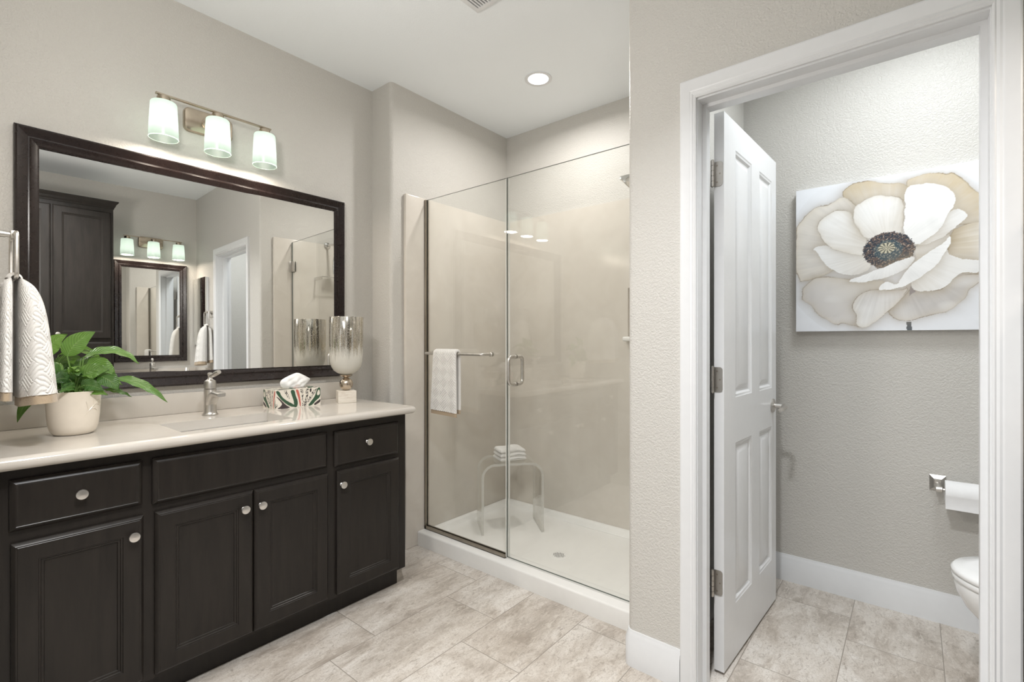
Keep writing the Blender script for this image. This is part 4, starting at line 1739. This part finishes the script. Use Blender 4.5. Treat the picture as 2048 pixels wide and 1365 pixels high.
# ------------------------------------------------------------------ ceiling fixtures
dl = thing('ceiling_downlight', 'round lit downlight in the ceiling over the shower', 'ceiling light', (-1.632, 2.212, ZC))
b = MB()
b.lathe([(0.0775, ZC - 0.0005), (0.077, ZC - 0.004), (0.068, ZC - 0.006), (0.057, ZC - 0.003)], (-1.632, 2.212, 0), 48)
b.build('trim_ring', M['trim'], dl)
b = MB()
b.lathe([(0.057, ZC - 0.0032), (0.030, ZC - 0.005), (0.001, ZC - 0.0055)], (-1.632, 2.212, 0), 40)
b.build('lens', M['lens'], dl)
light('downlight_lamp', 'AREA', (0, 0, -0.012), 9, (1.0, 0.97, 0.935), 0.11, None, (0, 0, 0), 'DISK', dl, math.radians(166))

vt = thing('ceiling_vent', 'white slotted exhaust vent in the ceiling at the top edge', 'vent', (-1.365, 1.445, ZC))
b = MB()
vx0, vx1, vy0, vy1 = -1.51, -1.21, 1.29, 1.59
b.rings((vx0, vx1, vy0, vy1), [(0, -0.001), (0.004, -0.010), (0.012, -0.013), (0.030, -0.014), (0.030, -0.006)], lambda u, v, d: (u, v, ZC + d), cap=False)
ns_ = 17
x = vx0 + 0.030
stp = (vx1 - vx0 - 0.060) / ns_
for k in range(ns_):
    b.box(x + stp * k + 0.0068, x + stp * (k + 1), vy0 + 0.029, vy1 - 0.029, ZC - 0.014, ZC - 0.008)
b.build('grille', M['trim'], vt)
b = MB()
b.box(vx0 + 0.025, vx1 - 0.025, vy0 + 0.025, vy1 - 0.025, ZC - 0.006, ZC - 0.002)
b.build('backing', M['dark'], vt)

# ------------------------------------------------------------------ toilet room
PX0, PZ0, PWD, PHT = -0.449, 1.257, 0.86, 0.694
POLY = {
'P1':[(189,645),(195,661),(223,683),(268,687),(306,681),(327,668),(369,653),(409,651),(439,623),(434,572),(358,573),(284,560),(235,555),(195,610)],
'P2':[(420,656),(449,668),(488,676),(531,670),(559,657),(570,664),(588,648),(618,614),(624,592),(648,569),(663,542),(687,514),(695,453),(661,435),(577,436),(507,521),(434,598)],
'P3':[(-2,517),(9,528),(47,573),(89,601),(125,602),(149,611),(189,631),(218,612),(251,566),(273,428),(268,348),(195,328),(137,272),(71,249),(-2,244)],
'P4':[(568,412),(600,432),(655,442),(695,441),(721,402),(725,331),(700,264),(655,232),(600,237),(584,230),(554,291)],
'P5':[(444,194),(454,174),(507,164),(545,174),(584,226),(655,232),(683,224),(655,187),(622,163),(618,139),(591,104),(568,80),(507,64),(449,43),(409,41),(369,62),(358,88),(409,138)],
'P6':[(449,366),(507,371),(563,407),(568,388),(554,328),(591,299),(655,283),(687,271),(655,232),(609,240),(584,226),(563,191),(540,174),(503,164),(454,171),(439,200),(459,301)],
'P8':[(71,391),(80,393),(102,352),(137,300),(184,268),(240,256),(306,284),(284,346),(195,370),(125,413),(83,411)],
'P7':[(93,480),(86,502),(99,536),(137,558),(166,573),(201,566),(223,550),(240,500),(262,443),(284,413),(273,347),(240,351),(184,371),(143,396),(108,436)],
'P11':[(449,366),(531,424),(554,488),(586,508),(613,491),(620,465),(600,444),(568,412),(507,371)],
'P9':[(229,549),(240,581),(268,600),(306,613),(337,612),(358,600),(379,602),(409,587),(417,537),(409,435),(389,418),(306,423),(279,420),(251,464),(232,515)],
'P10':[(417,608),(430,631),(459,635),(503,629),(545,611),(573,584),(586,557),(582,521),(559,488),(536,429),(507,402),(459,364),(444,392),(409,435),(420,517)],
'P12':[(22,181),(34,223),(71,253),(113,263),(206,245),(284,225),(358,226),(358,154),(284,38),(262,15),(223,26),(195,37),(166,30),(119,56),(83,92),(74,114),(28,152)],
'P13':[(223,107),(235,148),(279,186),(332,189),(399,177),(434,194),(409,138),(358,82),(306,31),(273,11),(240,25),(246,66)],
'ST':[(424,38),(440,37),(444,-11),(428,-11)],
'TR':[(440,197),(457,169),(444,159),(432,150)],
'P14':[(212,234),(262,254),(327,278),(384,302),(439,322),(454,317),(439,284),(409,261),(358,239),(284,222),(235,226)],
'P15':[(327,182),(332,208),(358,223),(389,198),(409,235),(439,284),(469,312),(507,340),(545,366),(563,395),(573,387),(554,328),(522,275),(483,241),(434,201),(389,185),(353,184)],
}
WH, CR, TN, GY, BR = np.array(lin(246, 246, 245)), np.array(lin(233, 229, 222)), np.array(lin(198, 184, 158)), np.array(lin(212, 209, 207)), np.array(lin(112, 92, 60))
# name, tip colour, root colour, edge colour, edge width mm
ORDER = [('ST', np.array(lin(84, 92, 100)), np.array(lin(84, 92, 100)), None, 0), ('P1', TN * 1.06, CR, BR, 3.5), ('P2', TN * 1.12, CR, BR, 3.5), ('P3', CR, GY, BR, 3.5), ('P4', CR * 0.98, TN * 1.1, BR, 3),
         ('P5', GY * 0.93, GY * 0.86, BR, 3.5), ('P6', WH * 0.93, CR, WH, 4), ('P12', GY * 1.03, CR, BR, 4), ('P8', WH * 0.97, CR * 0.98, WH, 8), ('P7', WH, CR * 0.97, BR, 3), ('P11', WH * 0.95, CR, WH, 3),
         ('P9', WH * 0.98, CR * 0.97, BR, 3.5), ('P10', WH, WH * 0.95, WH, 3), ('P13', WH * 0.95, GY * 1.03, BR, 2.5), ('TR', np.array(lin(150, 142, 140)), np.array(lin(150, 142, 140)), None, 0), ('P14', WH, WH * 0.93, WH, 4), ('P15', WH, WH * 0.93, WH, 4)]
NU, NV = 404, 327
uu, vv = np.meshgrid(np.linspace(0, PWD * 1000, NU), np.linspace(0, PHT * 1000, NV), indexing='ij')
px, py = uu.ravel(), vv.ravel()
CX_, CY_ = 361.0, 357.0
col = np.tile(np.array(lin(238, 241, 246)), (px.size, 1))
col *= (0.985 + 0.03 * vnoise(px / 60, py / 25, 9))[:, None]
ang = np.arctan2(py - CY_, px - CX_)
rad = np.hypot(px - CX_, py - CY_)
wx = px + 5 * (vnoise(px / 26, py / 26, 1) - 0.5) + 2 * (vnoise(px / 7, py / 7, 2) - 0.5)
wy = py + 5 * (vnoise(px / 26, py / 26, 3) - 0.5) + 2 * (vnoise(px / 7, py / 7, 4) - 0.5)
k = 0
for nm, tip, rootc, edge, ew in ORDER:
    k += 1
    ins, d = inpoly(wx, wy, smooth_poly(POLY[nm], 1) if nm not in ('ST', 'TR') else POLY[nm])
    # soft dark glaze just outside a petal separates it from the one behind
    if nm not in ('ST', 'TR'):
        gl = np.where(~ins, np.exp(-d / 20.0) * 0.46, 0)
        behind = (rad < 420)
        col = col * (1 - (gl * behind)[:, None]) + np.array(lin(158, 143, 120)) * (gl * behind)[:, None]
    rr = rad[ins]
    t = np.clip((rr - rr.min()) / (rr.max() - rr.min() + 1e-6), 0, 1) if rr.size else rr
    st_ = vnoise(ang[ins] * 34 + k, rr / 120, 20 + k) * 0.6 + vnoise(ang[ins] * 90 + k, rr / 90, 50 + k) * 0.4
    mixv = np.clip(t * 1.1 + (st_ - 0.5) * 0.45, 0, 1)[:, None]
    c_ = rootc * (1 - mixv) + tip * mixv
    c_ = c_ * (0.955 + 0.08 * st_[:, None])
    blot = vnoise(px[ins] / 34, py[ins] / 34, 70 + k)
    blot2 = vnoise(px[ins] / 70 + 9, py[ins] / 50, 150 + k)
    c_ = c_ * (1 - 0.12 * np.clip(blot - 0.5, 0, 1)[:, None])
    c_ = c_ + (WH - c_) * np.clip(blot2 - 0.5, 0, 1)[:, None] * 0.9
    if edge is not None:
        dd = d[ins]
        wob = ew * (0.5 + 1.2 * vnoise(px[ins] / 40, py[ins] / 40, 90 + k))
        e1 = np.clip(1 - dd / np.maximum(wob, 0.5), 0, 1)[:, None]
        e2 = np.exp(-dd / 20.0)[:, None] * (0.40 if edge is BR else 0.0)
        far = np.clip((rr - 90) / 60, 0, 1)[:, None]
        c_ = c_ * (1 - e2 * far) + TN * e2 * far
        brk = (0.25 + 0.75 * np.clip(vnoise(px[ins] / 45, py[ins] / 45, 130 + k) * 2.2 - 0.6, 0, 1))[:, None]
        c_ = c_ * (1 - e1 * 0.95 * far * brk) + edge * e1 * 0.95 * far * brk
    col[ins] = c_
    if nm == 'P13':
        pass
    if nm == 'P10':
        # stamen disc goes in before the front lips
        ex = (px - CX_) / 91.0
        ey = (py - (CY_ + 2)) / 82.0
        re = np.hypot(ex, ey) + 0.10 * (vnoise(px / 7, py / 7, 31) - 0.5) + 0.10 * (vnoise(px / 3, py / 3, 32) - 0.5)
        m = re < 1.0
        n1 = vnoise(px / 5.5, py / 5.5, 33)
        n2 = vnoise(px / 3.2, py / 3.2, 34)
        dk = np.array(lin(44, 52, 64))
        br = np.array(lin(92, 78, 74))
        pk = np.array(lin(178, 158, 140))
        cc = np.where((n1 > 0.52)[:, None], br, dk)
        cc = np.where((n2 > 0.80)[:, None], pk, cc)
        col[m] = cc[m]
        m2 = re < 0.56
        tl_ = np.array(lin(58, 78, 88))
        cc2 = np.where((n2 > 0.70)[:, None], np.array(lin(150, 146, 132)), tl_)
        col[m2] = cc2[m2]
        sx_, sy_ = (px - CX_ + 6) / 31.0, (py - CY_ - 12) / 24.0
        rs = np.hypot(sx_, sy_)
        an = np.arctan2(sy_, sx_)
        m3 = rs < 1.0
        rayc = np.where((np.cos(an * 11) > 0.0)[:, None], np.array(lin(206, 200, 176)), np.array(lin(92, 92, 84)))
        col[m3] = rayc[m3]
col = np.clip(col, 0, 1)
b = MB()
yF = 2.752
b.grid(NU, NV, lambda i, j: (PX0 + PWD * i / (NU - 1), yF, PZ0 + PHT * j / (NV - 1)))
ncol = len(b.v)
b.box(PX0, PX0 + PWD, yF + 0.0001, 2.7895, PZ0, PZ0 + PHT)
po_ = b.build('flower_painting', M['painting'], None, 30, origin=(PX0 + PWD / 2, 2.789, PZ0), fix=False)
ac = np.tile(np.array(lin(236, 238, 242)), (len(b.v), 1))
ac[:ncol] = col
paint_attr(po_.data, ac)
tag(po_, 'unframed canvas painting of a large white flower on the toilet room wall', 'painting')

# ---- toilet
TY0 = 2.275
to = thing('toilet', 'white toilet partly hidden behind the right door casing', 'toilet', (0.42, TY0, 0))


def egg(cx, a_f, a_b, hw, z, n=48, pw=1.0):
    out = []
    for k in range(n):
        a = 2 * PI * k / n
        ca_, sa_ = math.cos(a), math.sin(a)
        x = cx + (ca_ * a_b if ca_ > 0 else ca_ * a_f)
        out.append((x, TY0 + hw * math.copysign(abs(sa_) ** pw, sa_), z))
    return out


def loft(b, secs, cap0=True, cap1=True):
    n = len(secs[0])
    fs = []
    for i in range(len(secs) - 1):
        fs += [(i * n + k, i * n + (k + 1) % n, (i + 1) * n + (k + 1) % n, (i + 1) * n + k) for k in range(n)]
    if cap0:
        fs.append(tuple(range(n))[::-1])
    if cap1:
        fs.append(tuple(range((len(secs) - 1) * n, len(secs) * n)))
    b.add([p for s_ in secs for p in s_], fs)


b = MB()
loft(b, [egg(0.42, 0.17, 0.26, 0.105, 0.0), egg(0.42, 0.165, 0.25, 0.10, 0.03), egg(0.42, 0.13, 0.22, 0.085, 0.10), egg(0.41, 0.15, 0.22, 0.095, 0.18), egg(0.38, 0.19, 0.24, 0.125, 0.25), egg(0.36, 0.225, 0.24, 0.160, 0.31), egg(0.35, 0.238, 0.24, 0.176, 0.355), egg(0.35, 0.245, 0.24, 0.182, 0.385), egg(0.35, 0.242, 0.24, 0.180, 0.395)])
b.build('bowl', M['porcelain'], to, 60)
b = MB()
loft(b, [egg(0.35, 0.246, 0.22, 0.184, 0.398), egg(0.35, 0.250, 0.22, 0.187, 0.404), egg(0.35, 0.250, 0.22, 0.187, 0.412), egg(0.35, 0.246, 0.22, 0.184, 0.416)])
b.build('seat', M['porcelain'], to, 60)
b = MB()
loft(b, [egg(0.35, 0.247, 0.22, 0.185, 0.419), egg(0.35, 0.252, 0.22, 0.188, 0.424), egg(0.35, 0.252, 0.22, 0.188, 0.432), egg(0.35, 0.244, 0.215, 0.182, 0.440), egg(0.35, 0.20, 0.18, 0.15, 0.4445), egg(0.35, 0.05, 0.05, 0.04, 0.446)])
b.build('lid', M['porcelain'], to, 60)
b = MB()
b.box(0.59, 0.815, TY0 - 0.21, TY0 + 0.21, 0.40, 0.74, 0.02, 4)
b.box(0.54, 0.80, TY0 - 0.12, TY0 + 0.12, 0.30, 0.41, 0.02, 3)
b.build('tank', M['porcelain'], to, 40)
b = MB()
b.box(0.58, 0.822, TY0 - 0.22, TY0 + 0.22, 0.742, 0.775, 0.01, 3)
b.build('tank_lid', M['porcelain'], to, 40)
b = MB()
b.tube([(0.585, TY0 + 0.15, 0.69), (0.575, TY0 + 0.15, 0.69)], 0.012, 14)
b.tube([(0.575, TY0 + 0.15, 0.69), (0.572, TY0 + 0.07, 0.682)], 0.006, 10)
b.build('flush_lever', M['chrome'], to)

# ---- paper holder and roll
RZ, RY = 0.586, 2.722
tp = thing('toilet_paper_holder', 'nickel toilet paper holder on the toilet room wall', 'paper holder', (0.078, 2.79, 0.6))
b = MB()
b.rings((0.052, 0.106, 0.566, 0.632), [(0, 0.0005), (0, -0.004), (0.006, -0.010), (0.014, -0.016), (0.017, -0.024)], lambda u, v, d: (u, 2.79 + d, v))
b.build('mounting_plate', M['metal'], tp, 20)
b = MB()
b.tube([(0.079, 2.775, 0.596), (0.079, 2.735, 0.592), (0.082, RY, RZ)], [0.012, 0.0115, 0.0115], 16)
b.lathe([(0.012, 0.072), (0.0125, 0.076), (0.0125, 0.092), (0.0085, 0.094)], (0, RY, RZ), 18, axis='x', cap0=True)
b.tube([(0.09, RY, RZ), (0.235, RY, RZ)], 0.007, 14)
b.build('arm', M['metal'], tp)
b = MB()
b.lathe([(0.020, 0.100), (0.050, 0.100), (0.051, 0.101), (0.051, 0.203), (0.050, 0.204), (0.020, 0.204), (0.020, 0.100)], (0, RY, RZ - 0.009), 48, axis='x')
b.grid(2, 10, lambda i, j: (0.1 + 0.104 * i, RY - 0.0512 + 0.002 * math.sin(j / 9 * 3), RZ - 0.009 - 0.055 * j / 9))
tag(b.build('toilet_paper_roll', M['paper'], None, 40, origin=(0.15, RY, RZ)), 'white toilet paper roll on the nickel holder by the toilet', 'toilet paper')

# ------------------------------------------------------------------ opposite side, seen in the large mirror
xf = 0.30
v2 = thing('vanity_cabinet', 'dark vanity cabinet on the far side between tall cabinet and door wall', 'cabinet', (0.52, 1.32, 0))
b = MB()
hollow(b, xf + 0.012, XO - 0.001, 0.953, YD - 0.001, 0.10, 0.857, -1)
b.build('carcass', M['cab'], v2)
b = MB()
b.box(xf + 0.07, XO - 0.03, 0.953, YD - 0.002, 0, 0.0995)
b.build('toe_kick', M['cab'], v2)
front('door', v2, xf + 0.012, -1, 0.98, 1.318, zb, zt, (1.29, 0.59))
front('door', v2, xf + 0.012, -1, 1.322, 1.66, zb, zt, (1.35, 0.59))
front('drawer', v2, xf + 0.012, -1, 0.98, 1.66, 0.675, 0.825, None, 'false_drawer_front')
countertop('cream countertop of the far vanity, seen in the large mirror', XO, 0.272, -1, 0.953, YD - 0.001, (XO - 0.23, XO - 0.40, 1.09, 1.48), False, side=(XO - 0.021, 0.290, YD))

tc = thing('tall_cabinet', 'tall dark linen cabinet with crown moulding, seen in the large mirror', 'cabinet', (0.51, 0.56, 0))
CRD = -1
cy0, cy1, cx0 = 0.185, 0.950, 0.29
b = MB()
b.box(cx0, XO - 0.001, cy0, cy1, 0.10, 2.372)
b.build('carcass', M['cab'], tc)
b = MB()
b.box(cx0 + 0.06, XO - 0.03, cy0, cy1, 0, 0.0995)
b.build('toe_kick', M['cab'], tc)
b = MB()
cr = [(0.0, 2.355), (0.004, 2.355), (0.006, 2.366), (0.012, 2.374), (0.016, 2.390), (0.028, 2.404), (0.032, 2.410), (0.032, 2.418), (0.0, 2.418)]
b.sweep([(XO - 0.002, cy0 - 0.0005), (cx0, cy0 - 0.0005), (cx0, cy1 + 0.0005), (XO - 0.002, cy1 + 0.0005)][::CRD], cr)
b.box(cx0 + 0.001, XO - 0.002, cy0, cy1, 2.373, 2.417)
b.build('crown', M['cab'], tc, 25)
for (a0, a1, kn) in ((cy0 + 0.018, 0.562, 0.535), (0.572, cy1 - 0.018, 0.600)):
    front('door', tc, cx0, -1, a0, a1, 1.262, 2.322, (kn, 1.300))
    front('door', tc, cx0, -1, a0, a1, 0.114, 1.236, (kn, 1.195))

# ---- frameless mirrored cabinet on the door wall
mc = thing('medicine_cabinet', 'frameless mirrored wall cabinet above the far towel ring, seen in the large mirror', 'cabinet', (0.55, YD, 1.54))
b = MB()
b.box(0.382, 0.724, YD - 0.022, YD - 0.001, 1.212, 1.866)
b.build('cabinet_body', M['trim'], mc)
b = MB()
b.box(0.380, 0.726, YD - 0.030, YD - 0.0225, 1.210, 1.868)
b.build('mirror_door', M['mirror'], mc)

for o in list(bpy.data.objects):
    if '_w' in o:
        del o['_w']
